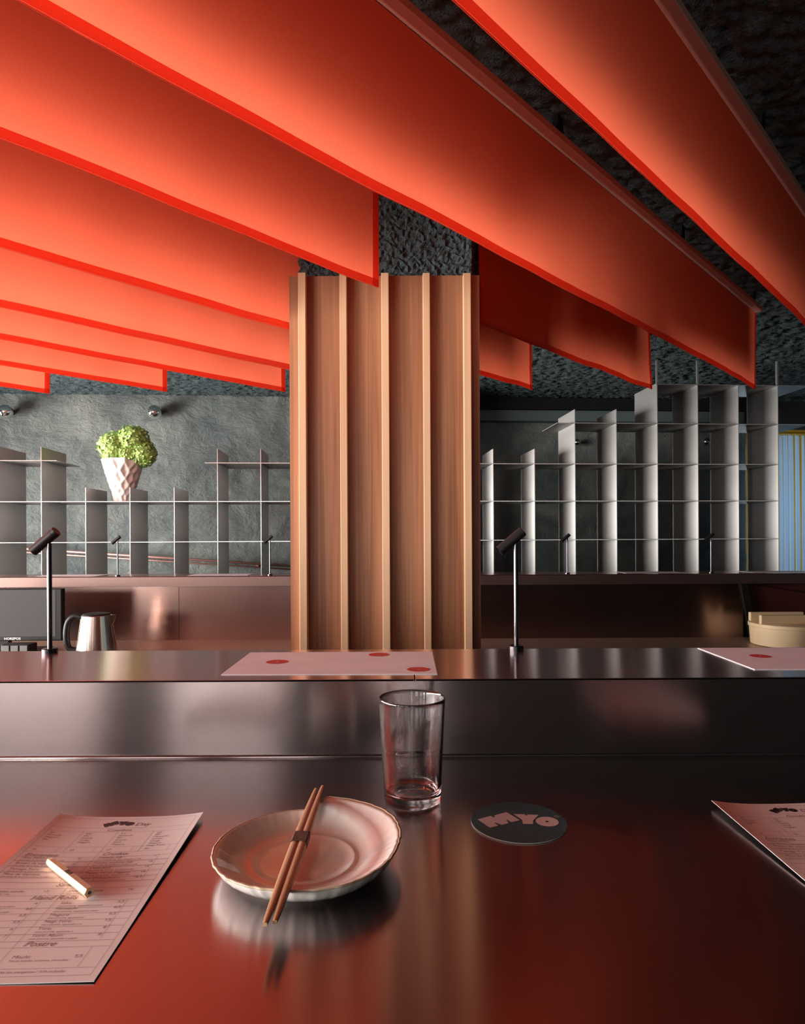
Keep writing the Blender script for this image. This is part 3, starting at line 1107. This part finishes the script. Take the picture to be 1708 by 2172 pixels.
LOGO_V, LOGO_F = flat_poly([L_M, L_Y], (L_O, L_H))
LOGO_V = [(v[0] - LC.x, v[1] - LC.y, 0) for v in LOGO_V]
LOGO_W = max(v[0] for v in LOGO_V) - min(v[0] for v in LOGO_V)

_texts = {}


def text_data(s, shear=0.0, bold=0.0):
    """outline mesh (verts, faces) of a line of lettering with cap height about 0.7"""
    key = (s, shear, bold)
    if key in _texts:
        return _texts[key]
    cu = bpy.data.curves.new('lettering', 'FONT')
    cu.body = s
    cu.size = 1.0
    cu.shear = shear
    cu.offset = bold
    cu.resolution_u = 2
    cu.fill_mode = 'FRONT'
    o = bpy.data.objects.new('lettering', cu)
    COL.objects.link(o)
    dg = bpy.context.evaluated_depsgraph_get()
    dg.update()
    me = bpy.data.meshes.new_from_object(o.evaluated_get(dg))
    vs = [tuple(v.co) for v in me.vertices]
    fs = [tuple(p.vertices) for p in me.polygons]
    bpy.data.objects.remove(o)
    bpy.data.curves.remove(cu)
    bpy.data.meshes.remove(me)
    _texts[key] = (vs, fs)
    return vs, fs


# ------------------------------------------------------------------ coaster
cc = on_z(1100, 1744.5, ZC)
RC = 0.0497
co = thing('coaster', (cc.x, cc.y, ZC), 'round dark teal coaster with pink MYO lettering beside the glass', 'coaster')
MB().lathe(cc.x, cc.y, [(RC - 0.0002, ZC + 0.0002), (RC, ZC + 0.0005), (RC, ZC + 0.0012)], 96).build('card', M_CARDEDGE, co, auto=0.5)
MB().lathe(cc.x, cc.y, [(RC - 0.0001, ZC + 0.0012), (RC - 0.0003, ZC + 0.0015)], 96).build('printed_face', M_COASTER, co, auto=0.5)
obj('lettering', [(v[0] + LC.x, v[1] + LC.y, ZC + 0.0017) for v in LOGO_V], LOGO_F, M_LOGOPINK, co)
tv, tf = text_data('R')
rp = on_z(1181, 1731.8, ZC + 0.0017)
rm = MB()
rm.add([(rp.x + (v[0] - 0.32) * 0.0035, rp.y + (v[1] - 0.36) * 0.0035, ZC + 0.0017) for v in tv], tf)
n = 28
rm.add([(rp.x + r * math.cos(2 * math.pi * i / n), rp.y + r * math.sin(2 * math.pi * i / n), ZC + 0.0017) for r in (0.0027, 0.0022) for i in range(n)],
       [(i, (i + 1) % n, n + (i + 1) % n, n + i) for i in range(n)])
rm.build('registered_mark', M_LOGOPINK, co)

# ------------------------------------------------------------------ menus


def vz(zy):
    """distance down the sheet from its heading rows as they show in the photograph"""
    y = 1680 + zy / 3.713
    return 420 * (1 / 591.0 - 1 / (y - 1139))


MW, ML = 0.1525, 0.2625


def menu(TL, eu, ev, label, lift):
    """menu sheet: TL corner, unit plan vectors across (eu) and down (ev) the page"""
    ctr = TL + eu * MW / 2 + ev * ML / 2
    root = thing('menu', (ctr.x, ctr.y, ZC), label, 'menu', 'paper menus on the counter')

    def P(u, v, dz=0.0):
        fu, fv = u / MW, v / ML
        z = 0.0008 + lift * (abs(fu - 0.5) * 2) ** 3 * max(0, 1 - fv * 1.3) + 0.0012 * (1 - fv) + 0.0006 * (abs(fu - 0.5) * 2) ** 2
        q = TL + eu * u + ev * v
        return (q.x, q.y, ZC + z + dz)
    nu, nv_ = 24, 24
    vs = [P(MW * i / nu, ML * j / nv_) for j in range(nv_ + 1) for i in range(nu + 1)]
    nb = len(vs)
    vs += [P(MW * i / nu, ML * j / nv_, -0.0006) for j in range(nv_ + 1) for i in range(nu + 1)]
    gf = grid_faces(nu, nv_)
    fs = [tuple(reversed(f)) for f in gf] + [tuple(i + nb for i in f) for f in gf]
    bd = [i for i in range(nu)] + [j * (nu + 1) + nu for j in range(nv_)] + [nv_ * (nu + 1) + i for i in range(nu, 0, -1)] + [j * (nu + 1) for j in range(nv_, 0, -1)]
    for a, b in zip(bd, bd[1:] + bd[:1]):
        fs.append((a, b, b + nb, a + nb))
    obj('paper', vs, fs, M_PAPER, root, smooth=False)
    ink, rule, bold = MB(), MB(), MB()

    def put(target, s, u, v, size, shear=0.0, align='l', bld=0.0, stretch=1.0):
        tv, tf = text_data(s, shear, bld)
        if not tv:
            return
        w = max(p[0] for p in tv) * size * stretch
        u0 = u - (w if align == 'r' else w / 2 if align == 'c' else 0)
        target.add([P(u0 + p[0] * size * stretch, v - p[1] * size, 0.00015) for p in tv], tf)

    def hline(u0, u1, v, w=0.00025):
        n = 12
        pts = [(u0 + (u1 - u0) * i / n) for i in range(n + 1)]
        rule.add([P(x, v, 0.00012) for x in pts] + [P(x, v + w, 0.00012) for x in pts], [(n + 1 + i, n + 2 + i, i + 1, i) for i in range(n)])

    def vline(u, v0, v1, w=0.00022):
        n = 12
        pts = [(v0 + (v1 - v0) * i / n) for i in range(n + 1)]
        rule.add([P(u, y, 0.00012) for y in pts] + [P(u + w, y, 0.00012) for y in pts], [(i, i + 1, n + 2 + i, n + 1 + i) for i in range(n)])
    m0, m1 = 0.0055, MW - 0.0055
    top, bot = 0.006, vz(1420)
    for v in (top, bot):
        hline(m0, m1, v)
    vline(m0, top, bot)
    vline(m1, top, bot)
    c1, c2_, c3, c4, c5 = m0, MW * 0.27, MW * 0.5, MW * 0.735, m1
    for zy in (272, 302, 418, 458):
        hline(m0, m1, vz(zy))
    for u in (c2_, c3, c4):
        vline(u, vz(302), vz(458))
    for u in (c2_, c3, c4, c5):
        vline(u - MW * 0.05, vz(418), vz(458))
    # heading: lettering of the house mark, then the word Day
    s = 0.0315 / LOGO_W
    ca, sa = math.cos(0.10), math.sin(0.10)
    bold.add([P(MW * 0.455 + (v[0] * ca - v[1] * sa) * s, vz(243) - (v[0] * sa + v[1] * ca) * s, 0.00015) for v in LOGO_V], LOGO_F)
    put(ink, 'Day', MW * 0.57, vz(256), 0.0098, 0.25)
    put(ink, 'Combos', MW * 0.5, vz(297), 0.0072, 0.3, 'c')
    combos = [['3X', 'Kimuchi', 'Maguro', 'Ebi'], ['4X', 'Ebi', 'Suzuki', 'Unagi', 'Maguro'],
              ['5X', 'Kimuchi', 'Ebi', 'Suzuki', 'Sake', 'Maguro'], ['6X', 'Ebi', 'Hamachi', 'Suzuki', 'Unagi', 'Maguro', 'Negi Toro']]
    for u, rows, pr in zip((c1, c2_, c3, c4), combos, ('16', '23', '27', '30')):
        for i, r in enumerate(rows):
            put(ink, r, u + 0.0045, vz(320) + i * 0.0047, 0.0042)
        put(ink, pr, u + 0.0045, vz(446), 0.0044)
    left = [(512, 'Miso MYO', '4'), (552, 'Bonito de espinaca', '6'), (596, 'Tamago Toro', '6,5'), (636, 'Moo de Gambas', '')]
    right = [(508, 'Sashimi X8', '7'), (549, 'Fusion sashimi X8', '16'), (588, 'Usuzukuri', '16'), (628, 'Tartar MYO Maguro', '16'), (668, 'Salsa Chimichurri', '16,5')]
    put(ink, 'Entrantes', c1 + 0.004, vz(492), 0.0078, 0.3)
    put(ink, 'Crudos', c3 + 0.004, vz(484), 0.0078, 0.3)
    hline(m0, m1, vz(496))
    vline(c3, vz(458), vz(1355))
    vline(c3 - MW * 0.075, vz(496), vz(690))
    vline(c5 - MW * 0.075, vz(490), vz(690))
    sub = 'con salsa de la casa, sesamo y cebollino'
    for rows, u, ur in ((left, c1, c3 - MW * 0.085), (right, c3, c5 - MW * 0.085)):
        for zy, t, pr in rows:
            put(ink, t, u + 0.004, vz(zy), 0.0048)
            put(ink, sub[:34], u + 0.004, vz(zy) + 0.0035, 0.0030)
            if pr:
                put(ink, pr, ur, vz(zy), 0.0046, 0, 'r')
            hline(m0, m1, vz(zy) + 0.0049)
    hline(m0, m1, vz(690))
    put(ink, 'Sandos', c3, vz(722), 0.0078, 0.3, 'c')
    hline(m0, m1, vz(738))
    for u, ur, t, pr in ((c1, c3 - MW * 0.085, 'Ono katsu sando', '12'), (c3, c5 - MW * 0.085, 'Dos Aguacates', '10')):
        put(ink, t, u + 0.004, vz(766), 0.0048)
        put(ink, sub[:22], u + 0.004, vz(766) + 0.0035, 0.0030)
        put(ink, pr, ur, vz(766), 0.0046, 0, 'r')
    hline(m0, m1, vz(792))
    put(ink, 'Hand Rolls', c3 - 0.003, vz(824), 0.0088, 0.3, 'c')
    hline(m0, m1, vz(836))
    rolls_r = [(860, 'Sake', '5,5'), (902, 'Hamachi', '6,5'), (952, 'Maguro', '6,5'), (1003, 'Negi Toro', '7,5'), (1058, 'Toro', '8'), (1112, 'Toro Aburi', '8')]
    rolls_l = [(860, 'Ebi', '4'), (902, 'Kimuchi', '4,5'), (952, 'Suzuki', '5,5'), (1003, 'Unagi', '5,5'), (1058, 'Hotate', '6'), (1112, 'Ikura', '7')]
    for rows, u, ur in ((rolls_l, c1, c3 - MW * 0.085), (rolls_r, c3, c5 - MW * 0.085)):
        for zy, t, pr in rows:
            put(ink, t, u + 0.006, vz(zy), 0.0050)
            put(ink, 'atun picante, aguacate y pepino'[:24 + (zy % 7)], u + 0.006, vz(zy) + 0.0036, 0.0030)
            put(ink, pr, ur, vz(zy), 0.0046, 0, 'r')
            hline(m0, m1, vz(zy) + 0.0055)
    vline(c3 - MW * 0.075, vz(836), vz(1135))
    vline(c5 - MW * 0.075, vz(836), vz(1135))
    put(ink, 'Postre', c3 + 0.006, vz(1186), 0.0088, 0.3)
    hline(m0, m1, vz(1196))
    put(ink, 'Mochi', c3 + 0.006, vz(1280), 0.0050)
    put(ink, 'Mochi helado, cremoso, chocolate', c3 + 0.006, vz(1280) + 0.0036, 0.0030)
    put(ink, '5,5', c5 - MW * 0.10, vz(1280), 0.0046, 0, 'r')
    vline(c5 - MW * 0.085, vz(1196), vz(1355))
    vline(c3 - MW * 0.075, vz(1196), vz(1355))
    hline(m0, m1, vz(1360))
    put(ink, 'Pan y servicio en mesa incluidos. Consulta los alergenos por QR / IVA incluido'.replace(' por QR', ''), MW * 0.5, vz(1395), 0.0036, 0, 'c')
    tag(ink.build('small_print', M_INKSOFT, root), kind='stuff')
    tag(rule.build('ruled_lines', M_INKSOFT, root), kind='stuff')
    bold.build('heading_mark', M_INK, root)
    return root, P


zt = ZC + 0.003
TRp, BRp, TLp = on_z(431.5, 1728.5, zt), on_z(207, 2071, ZC + 0.001), on_z(133, 1733, zt)
ev = Vector((BRp.x - TRp.x, BRp.y - TRp.y, 0)).normalized()
eu = Vector((-ev.y, ev.x, 0))
TL0 = Vector((TRp.x, TRp.y, 0)) - eu * MW
menu_l, PL = menu(TL0, eu, ev, 'pale pink paper menu lying at the left with a short pencil on it', 0.0035)
TL2, E2 = on_z(1509.5, 1703.5, zt + 0.001), on_z(1708, 1869, ZC + 0.002)
ev2 = Vector((E2.x - TL2.x, E2.y - TL2.y, 0)).normalized()
eu2 = Vector((-ev2.y, ev2.x, 0))
menu_r, PR = menu(Vector((TL2.x, TL2.y, 0)), eu2, ev2, 'pale pink paper menu cut off by the right edge of the photo', 0.0045)

# ------------------------------------------------------------------ pencil
zp = ZC + 0.0055
e0, e1 = on_z(104, 1828, zp), on_z(190, 1896, zp)
pz0 = ZC + 0.0021
rad = 0.0043
pc = thing('pencil', (e0.x, e0.y, pz0), 'short natural wood pencil lying across the left menu', 'pencil')
ax = (e1 - e0)
ax.z = 0
LP = ax.length
ax.normalize()
sd = Vector((-ax.y, ax.x, 0))
up = Vector((0, 0, 1))


def hexring(s, r, cz=None, rot=math.radians(30)):
    c = Vector((e0.x, e0.y, pz0 + rad * 0.866 + 0.0006)) + ax * s
    return [c + (sd * math.cos(rot + math.pi / 3 * i + math.pi / 6) + up * math.sin(rot + math.pi / 3 * i + math.pi / 6)) * r for i in range(6)]


rings = [hexring(0.0, rad * 0.62), hexring(0.004, rad * 0.9), hexring(0.007, rad), hexring(LP - 0.0004, rad), hexring(LP, rad * 0.94)]
v = [p for r in rings for p in r]
f = []
for k in range(len(rings) - 1):
    for i in range(6):
        j = (i + 1) % 6
        f.append((k * 6 + i, k * 6 + j, (k + 1) * 6 + j, (k + 1) * 6 + i))
f.append(tuple(reversed(range(6))))
f.append(tuple((len(rings) - 1) * 6 + i for i in range(6)))
obj('wood_body', v, f, M_PENCIL, pc)
cE = Vector((e0.x, e0.y, pz0 + rad * 0.866 + 0.0006)) + ax * LP
MB().tube([cE - ax * 0.001, cE + ax * 0.0002], 0.0015, 16).build('lead', M_LEAD, pc)
# dark house mark printed on the upper face
hx = hexring(0, rad + 0.0001)
tops = sorted(hx, key=lambda q: -q.z)[:2]
tops = sorted(tops, key=lambda q: q.dot(sd))
mk = MB()
for k, (a, b, lo_, hi_) in enumerate(((0.455, 0.472, .1, .9), (0.476, 0.49, .1, .9), (0.497, 0.512, .1, .9), (0.518, 0.53, .1, .55), (0.534, 0.562, .2, .9))):
    q = [tops[0].lerp(tops[1], t) + ax * (LP * s) + up * 0.0001 for s, t in ((a, lo_), (b, lo_), (b, hi_), (a, hi_))]
    mk.add(q, [(0, 1, 2, 3)])
mk.build('printed_mark', M_INK, pc)

# ------------------------------------------------------------------ drinking glass
g0 = on_z(875, 1698, ZC)
gx0, gy0 = g0.x, g0.y
gl = thing('drinking_glass', (gx0, gy0, ZC), 'clear straight-sided drinking glass with a heavy base on the counter', 'glass')
HG, RT, RB = 0.1175, 0.0378, 0.0323
z0 = ZC + 0.0004
outer = [(0.0, z0 + 0.0016), (RB * 0.55, z0 + 0.0014), (RB * 0.78, z0), (RB - 0.003, z0), (RB - 0.0006, z0 + 0.0018), (RB, z0 + 0.005)]
nrip = 60
for i in range(1, nrip + 1):
    f_ = i / nrip
    zz_ = z0 + 0.005 + (HG - 0.0056) * f_
    r = RB + (RT - RB) * f_ + (0.00012 * math.sin(zz_ * 1900) if 0.004 < zz_ - z0 < 0.045 else 0)
    outer.append((r, zz_))
rim = [(RT - 0.0004, z0 + HG), (RT - 0.0011, z0 + HG), (RT - 0.0015, z0 + HG - 0.0006)]
inner = [(RT - 0.0018 - (RT - RB) * f_ - 0.0012 * f_ ** 3, z0 + HG - 0.001 - (HG - 0.0165) * f_) for f_ in [i / 30 for i in range(1, 31)]]
ri = inner[-1][0]
inner += [(ri - 0.001, z0 + 0.0132), (ri - 0.003, z0 + 0.0112), (ri - 0.007, z0 + 0.0100), (ri * 0.45, z0 + 0.0094), (0.0, z0 + 0.0092)]
allp = [(max(r, 2e-5), z) for r, z in outer + rim + inner]
MB().lathe(gx0, gy0, allp, 128, True, True).build('glass_body', M_GLASS, gl, auto=0.9)

# ------------------------------------------------------------------ plate
pcx, pcy = -0.0915, 0.600
pl = thing('plate', (pcx, pcy, ZC), 'handmade cream plate with a wavy notched rim under the chopsticks', 'plate')
NT = 240
NOTCH = math.radians(82)
keys = [(0.0, 0.0945, 0.0275), (0.12, 0.093, 0.0275), (0.25, 0.087, 0.0265), (0.38, 0.089, 0.025), (0.5, 0.0785, 0.022), (0.62, 0.080, 0.0215), (0.75, 0.0795, 0.0215), (0.88, 0.078, 0.0215), (1.0, 0.0765, 0.021)]


def rim_at(k):
    for (a, r0_, z0_), (b, r1_, z1_) in zip(keys, keys[1:]):
        if k <= b:
            t = (k - a) / (b - a)
            t = t * t * (3 - 2 * t) * 0.6 + t * 0.4
            return r0_ + (r1_ - r0_) * t, z0_ + (z1_ - z0_) * t
    return keys[-1][1], keys[-1][2]


prof_in = [(0.0, 0.0065), (0.15, 0.0064), (0.3, 0.0066), (0.45, 0.0070), (0.535, 0.0076), (0.555, 0.0084), (0.575, 0.0084), (0.60, 0.0078), (0.66, 0.0082), (0.74, 0.0105), (0.82, 0.0140), (0.90, 0.0185), (0.96, 0.0212), (1.0, 0.0225)]
prof_out = [(1.0, 0.0205), (0.975, 0.0165), (0.93, 0.0118), (0.86, 0.0070), (0.76, 0.0038), (0.66, 0.0022), (0.62, 0.0), (0.56, 0.0), (0.54, 0.0018), (0.0, 0.0018)]
rows = prof_in + prof_out
vs = []
rimline = []
for i in range(NT):
    a = NOTCH - 2 * math.pi * i / NT
    k = i / NT
    # the last few degrees step from the small to the large radius
    R, zr = rim_at(k)
    if k > 0.975:
        t = (k - 0.975) / 0.025
        t = t * t * (3 - 2 * t)
        R = R + (keys[0][1] - R) * t
        zr = zr + (keys[0][2] - zr) * t
    R *= 1 + 0.0035 * math.sin(a * 34 + 3 * math.sin(a * 3)) + 0.002 * math.sin(a * 57 + 1) + 0.006 * noise.noise(Vector((math.cos(a) * 5, math.sin(a) * 5, 0)))
    rl = zr / 0.0225
    for j, (r, z) in enumerate(rows):
        f_ = max(0.0, (r - 0.6) / 0.4)
        # the foot and well stay round while the rim wanders
        rad_ = 0.082 * r * (1 - f_) + R * r * f_
        zz_ = z * (1 + (rl - 1) * f_)
        ripple_ = 0.00022 * math.sin(r * 70 + a) if j < len(prof_in) and 0.1 < r < 0.55 else 0
        vs.append((pcx + rad_ * math.cos(a), pcy + rad_ * math.sin(a), ZC + 0.0003 + zz_ + ripple_))
        if j == len(prof_in) - 1:
            rimline.append(Vector(vs[-1]) + Vector((0, 0, -0.001)))
nr = len(rows)
fs = []
for i in range(NT):
    i2 = (i + 1) % NT
    for j in range(nr - 1):
        fs.append((i * nr + j, i * nr + j + 1, i2 * nr + j + 1, i2 * nr + j))
o = obj('plate_body', vs, fs, M_CERAMIC, pl, smooth=True)
bm = bmesh.new()
bm.from_mesh(o.data)
bmesh.ops.remove_doubles(bm, verts=bm.verts, dist=1e-5)
bmesh.ops.recalc_face_normals(bm, faces=bm.faces)
bm.to_mesh(o.data)
bm.free()
rt = MB().tube(rimline + [rimline[0]], 0.0011, 8, caps=False)
rt.build('rim_edge', M_RIM, pl, smooth=True)

# ------------------------------------------------------------------ chopsticks
ch = thing('chopsticks', (-0.0925, 0.59, ZC + 0.024), 'pair of brown wooden chopsticks in a dark paper band, resting across the plate', 'chopsticks')
zn, zf = ZC + 0.0225, ZC + 0.0275
ends = [(on_z(562, 1961, zn), on_z(671, 1673.5, zf)), (on_z(583, 1956, zn), on_z(685, 1668, zf))]


def chop(a, b):
    m = MB()
    n = 26
    vs, fs = [], []
    d = (b - a)
    L = d.length
    d.normalize()
    s_ = d.cross(Vector((0, 0, 1))).normalized()
    u_ = s_.cross(d)
    for i in range(n + 1):
        t = i / n
        w = 0.0016 + 0.0021 * math.sin(math.pi * min(1, max(0, t))) ** 0.75
        c = a + d * (L * t)
        for kx, kz in ((-1, -.8), (-.6, -1), (.6, -1), (1, -.8), (1, .8), (.6, 1), (-.6, 1), (-1, .8)):
            vs.append(c + s_ * kx * w + u_ * kz * w * 0.85)
    for i in range(n):
        for k in range(8):
            k2 = (k + 1) % 8
            fs.append((i * 8 + k, (i + 1) * 8 + k, (i + 1) * 8 + k2, i * 8 + k2))
    fs.append(tuple(range(8)))
    fs.append(tuple(reversed([n * 8 + k for k in range(8)])))
    return m.add(vs, fs)


for a, b in ends:
    chop(a, b).build('chopstick', M_CHOP, ch, auto=0.7)
ca = (ends[0][0] + ends[1][0]) / 2
cb = (ends[0][1] + ends[1][1]) / 2
bd0 = ca.lerp(cb, 0.515)
dd = (cb - ca).normalized()
ss = dd.cross(Vector((0, 0, 1))).normalized()
uu = ss.cross(dd)
half = 0.0072
bv, bf = [], []
for t in (-0.0095, 0.0095):
    for kx, kz in ((-half, -.0036), (half, -.0036), (half + .0003, .003), (half - 0.001, .0037), (-half + 0.001, .0037), (-half - .0003, .003)):
        bv.append(bd0 + dd * t + ss * kx + uu * kz)
for k in range(6):
    k2 = (k + 1) % 6
    bf.append((k, k2, 6 + k2, 6 + k))
obj('paper_band', bv, bf, M_BAND, ch)

# ------------------------------------------------------------------ kettle on the back worktop
kp = at(205, 1340, 2.95)
kx, ky = kp.x, 2.95
kt = thing('kettle', (kx, ky, ZW), 'brushed steel electric kettle with black handle on the back worktop', 'kettle')
kz1 = at(205, 1304, 2.95).z
rb_, rt_ = 0.086, 0.063
MB().lathe(kx, ky, [(rb_ + 0.002, ZW + 0.001), (rb_ + 0.002, ZW + 0.018)], 48).build('kettle_base', M_BLACK, kt, auto=0.5)
MB().lathe(kx, ky, [(rb_, ZW + 0.018), (rb_ - 0.002, ZW + 0.04), ((rb_ + rt_) / 2 + 0.001, (ZW + kz1) / 2), (rt_, kz1 - 0.003), (rt_ - 0.003, kz1)], 64).build('kettle_body', M_KETTLE, kt, auto=0.6)
MB().lathe(kx, ky, [(rt_ - 0.004, kz1), (rt_ - 0.008, kz1 + 0.006), (0.02, kz1 + 0.011), (0.002, kz1 + 0.012)], 48).build('lid', M_BLACK, kt, auto=0.6)
sv = []
for dy in (-0.020, 0.020):
    sv += [(kx + rt_ - 0.012, ky + dy, kz1), (kx + rt_ + 0.002, ky + dy * 0.6, kz1 - 0.06)]
sv += [(kx + rt_ + 0.026, ky, kz1 - 0.001)]
MB().add(sv, [(0, 4, 1), (2, 3, 4), (1, 4, 3), (0, 2, 4)]).build('spout', M_KETTLE, kt)
hp = [Vector((kx - rt_ + 0.004, ky, kz1 - 0.012)), Vector((kx - rt_ - 0.035, ky, kz1 - 0.006)), Vector((kx - rt_ - 0.062, ky, kz1 - 0.03)),
      Vector((kx - rt_ - 0.072, ky, kz1 - 0.075)), Vector((kx - rt_ - 0.070, ky, kz1 - 0.125)), Vector((kx - rt_ - 0.055, ky, kz1 - 0.152)), Vector((kx - rb_ + 0.006, ky, kz1 - 0.156))]
sm = []
for i in range(len(hp) - 1):
    pA, pB, pC, pD = hp[max(0, i - 1)], hp[i], hp[i + 1], hp[min(len(hp) - 1, i + 2)]
    for k in range(6):
        t = k / 6
        sm.append(0.5 * ((2 * pB) + (pC - pA) * t + (2 * pA - 5 * pB + 4 * pC - pD) * t * t + (-pA + 3 * pB - 3 * pC + pD) * t ** 3))
sm.append(hp[-1])
MB().tube(sm, [0.011 + 0.003 * math.sin(math.pi * i / (len(sm) - 1)) for i in range(len(sm))], 14).build('handle', M_BLACK, kt, smooth=True)

# ------------------------------------------------------------------ till screen and keypad
tY = 2.98
a, b = at(-170, 1250, tY), at(131, 1359, tY)
till = thing('till_screen', ((a.x + b.x) / 2, tY, ZW), 'black point-of-sale screen at the far left on the back worktop', 'screen')
MB().box(a.x, b.x, tY, tY + 0.035, b.z, a.z).build('housing', M_BLACK, till, bevel=0.004)
s0, s1 = at(-158, 1252.5, tY), at(118, 1349.5, tY)
MB().box(s0.x, s1.x, tY - 0.001, tY + 0.002, s1.z, s0.z).build('display', M_SCREEN, till)
tv, tf = text_data('HOREPOS', 0, 0.02)
tw = max(p_[0] for p_ in tv)
t0, t1 = at(9, 1357, tY), at(44, 1352, tY)
obj('lettering', [(t0.x + p_[0] / tw * (t1.x - t0.x), tY - 0.0012, t0.z + p_[1] / 0.7 * (t1.z - t0.z)) for p_ in tv], tf, M_WHITEPRINT, till)
cxm = (a.x + b.x) / 2
MB().box(cxm - 0.06, cxm + 0.06, tY + 0.03, tY + 0.06, ZW + 0.01, b.z + 0.06).build('stand_neck', M_BLACK, till)
MB().box(cxm - 0.12, cxm + 0.20, tY - 0.02, tY + 0.16, ZW, ZW + 0.014).build('stand_foot', M_BLACK, till, bevel=0.004)
k0, k1 = at(8, 1366, 2.88), at(66, 1384, 2.88)
kpd = thing('keypad', ((k0.x + k1.x) / 2, 2.88, ZW), 'small dark keypad with grey keys under the till screen', 'keypad')
MB().box(k0.x, k1.x, 2.86, 2.93, ZW, k0.z).build('casing', M_BLACK, kpd, bevel=0.003)
for i in range(3):
    w = (k1.x - k0.x) / 3
    MB().box(k0.x + w * i + 0.004, k0.x + w * (i + 1) - 0.004, 2.857, 2.862, k0.z - 0.032, k0.z - 0.004).build('key', M_GREYPLASTIC, kpd, bevel=0.001)

# ------------------------------------------------------------------ cream tub on the right
tx, ty, tr_ = 1.835, 3.16, 0.163
tub = thing('lidded_tub', (tx, ty, ZW), 'round cream lidded tub with two lid bars, right on the back worktop', 'tub')
zl = 0.931
MB().lathe(tx, ty, [(tr_ - 0.016, ZW + 0.0005), (tr_ - 0.010, ZW + 0.004), (tr_ - 0.004, zl - 0.012)], 72).build('tub_body', M_TUB, tub, auto=0.6)
MB().lathe(tx, ty, [(tr_ - 0.002, zl - 0.018), (tr_, zl - 0.016), (tr_, zl - 0.001), (tr_ - 0.002, zl)], 72).build('lid', M_TUB, tub, auto=0.6)
for dy in (0.085, -0.045):
    hl = math.sqrt(max(0.0, (tr_ - 0.004) ** 2 - dy ** 2)) * 0.98
    MB().box(tx - hl, tx + hl, ty + dy - 0.011, ty + dy + 0.011, zl - 0.0005, zl + 0.042).build('lid_bar', M_TUB, tub, bevel=0.004)

# ------------------------------------------------------------------ curtain at the right
cr = thing('curtain', wsp(6.6, 0.46, 0.7), 'pale blue gathered curtain on a yellow rod at the right edge', 'curtain')
zr_ = at(1690, 918, wsp(6.2, 0.46, 0).y).z
q0c, q1c = 5.90, 7.55
n, m = 660, 10
vs = []
for j in range(m + 1):
    t = j / m
    z = 0.72 + (zr_ - 0.02 - 0.72) * t
    for i in range(n + 1):
        q = q0c + (q1c - q0c) * i / n
        a = (q - q0c) * 2 * math.pi / 0.052
        wob = 0.9 * math.sin(q * 5.1) + 0.5 * math.sin(q * 11.3 + 1)
        d = 0.47 + (0.026 - 0.008 * t) * math.sin(a + wob + 0.35 * math.sin(3 * t + q * 4)) + 0.004 * math.sin(2 * a + 2 * t)
        vs.append(wsp(q, d, z))
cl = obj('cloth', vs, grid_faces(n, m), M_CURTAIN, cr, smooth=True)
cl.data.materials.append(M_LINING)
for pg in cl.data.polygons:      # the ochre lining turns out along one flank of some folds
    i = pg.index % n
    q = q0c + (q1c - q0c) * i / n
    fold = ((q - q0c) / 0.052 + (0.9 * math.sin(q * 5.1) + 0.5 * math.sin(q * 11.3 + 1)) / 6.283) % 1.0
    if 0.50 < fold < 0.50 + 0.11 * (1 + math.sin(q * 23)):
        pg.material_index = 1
MB().tube([wsp(q0c - 0.02, 0.47, zr_), wsp(q1c + 0.02, 0.47, zr_)], 0.011, 14).build('rod', M_YELLOW, cr, smooth=True)
for q in (q0c + 0.03, q1c - 0.05):
    MB().obox(wsp(q - 0.012, 0.462, zr_), U * 0.024, V * 0.016, Vector((0, 0, 0.075))).build('rod_post', M_YELLOW, cr)
    MB().obox(wsp(q - 0.012, 0.462, zr_ + 0.06), U * 0.024, V * 0.16, Vector((0, 0, 0.015))).build('rod_bracket', M_YELLOW, cr)
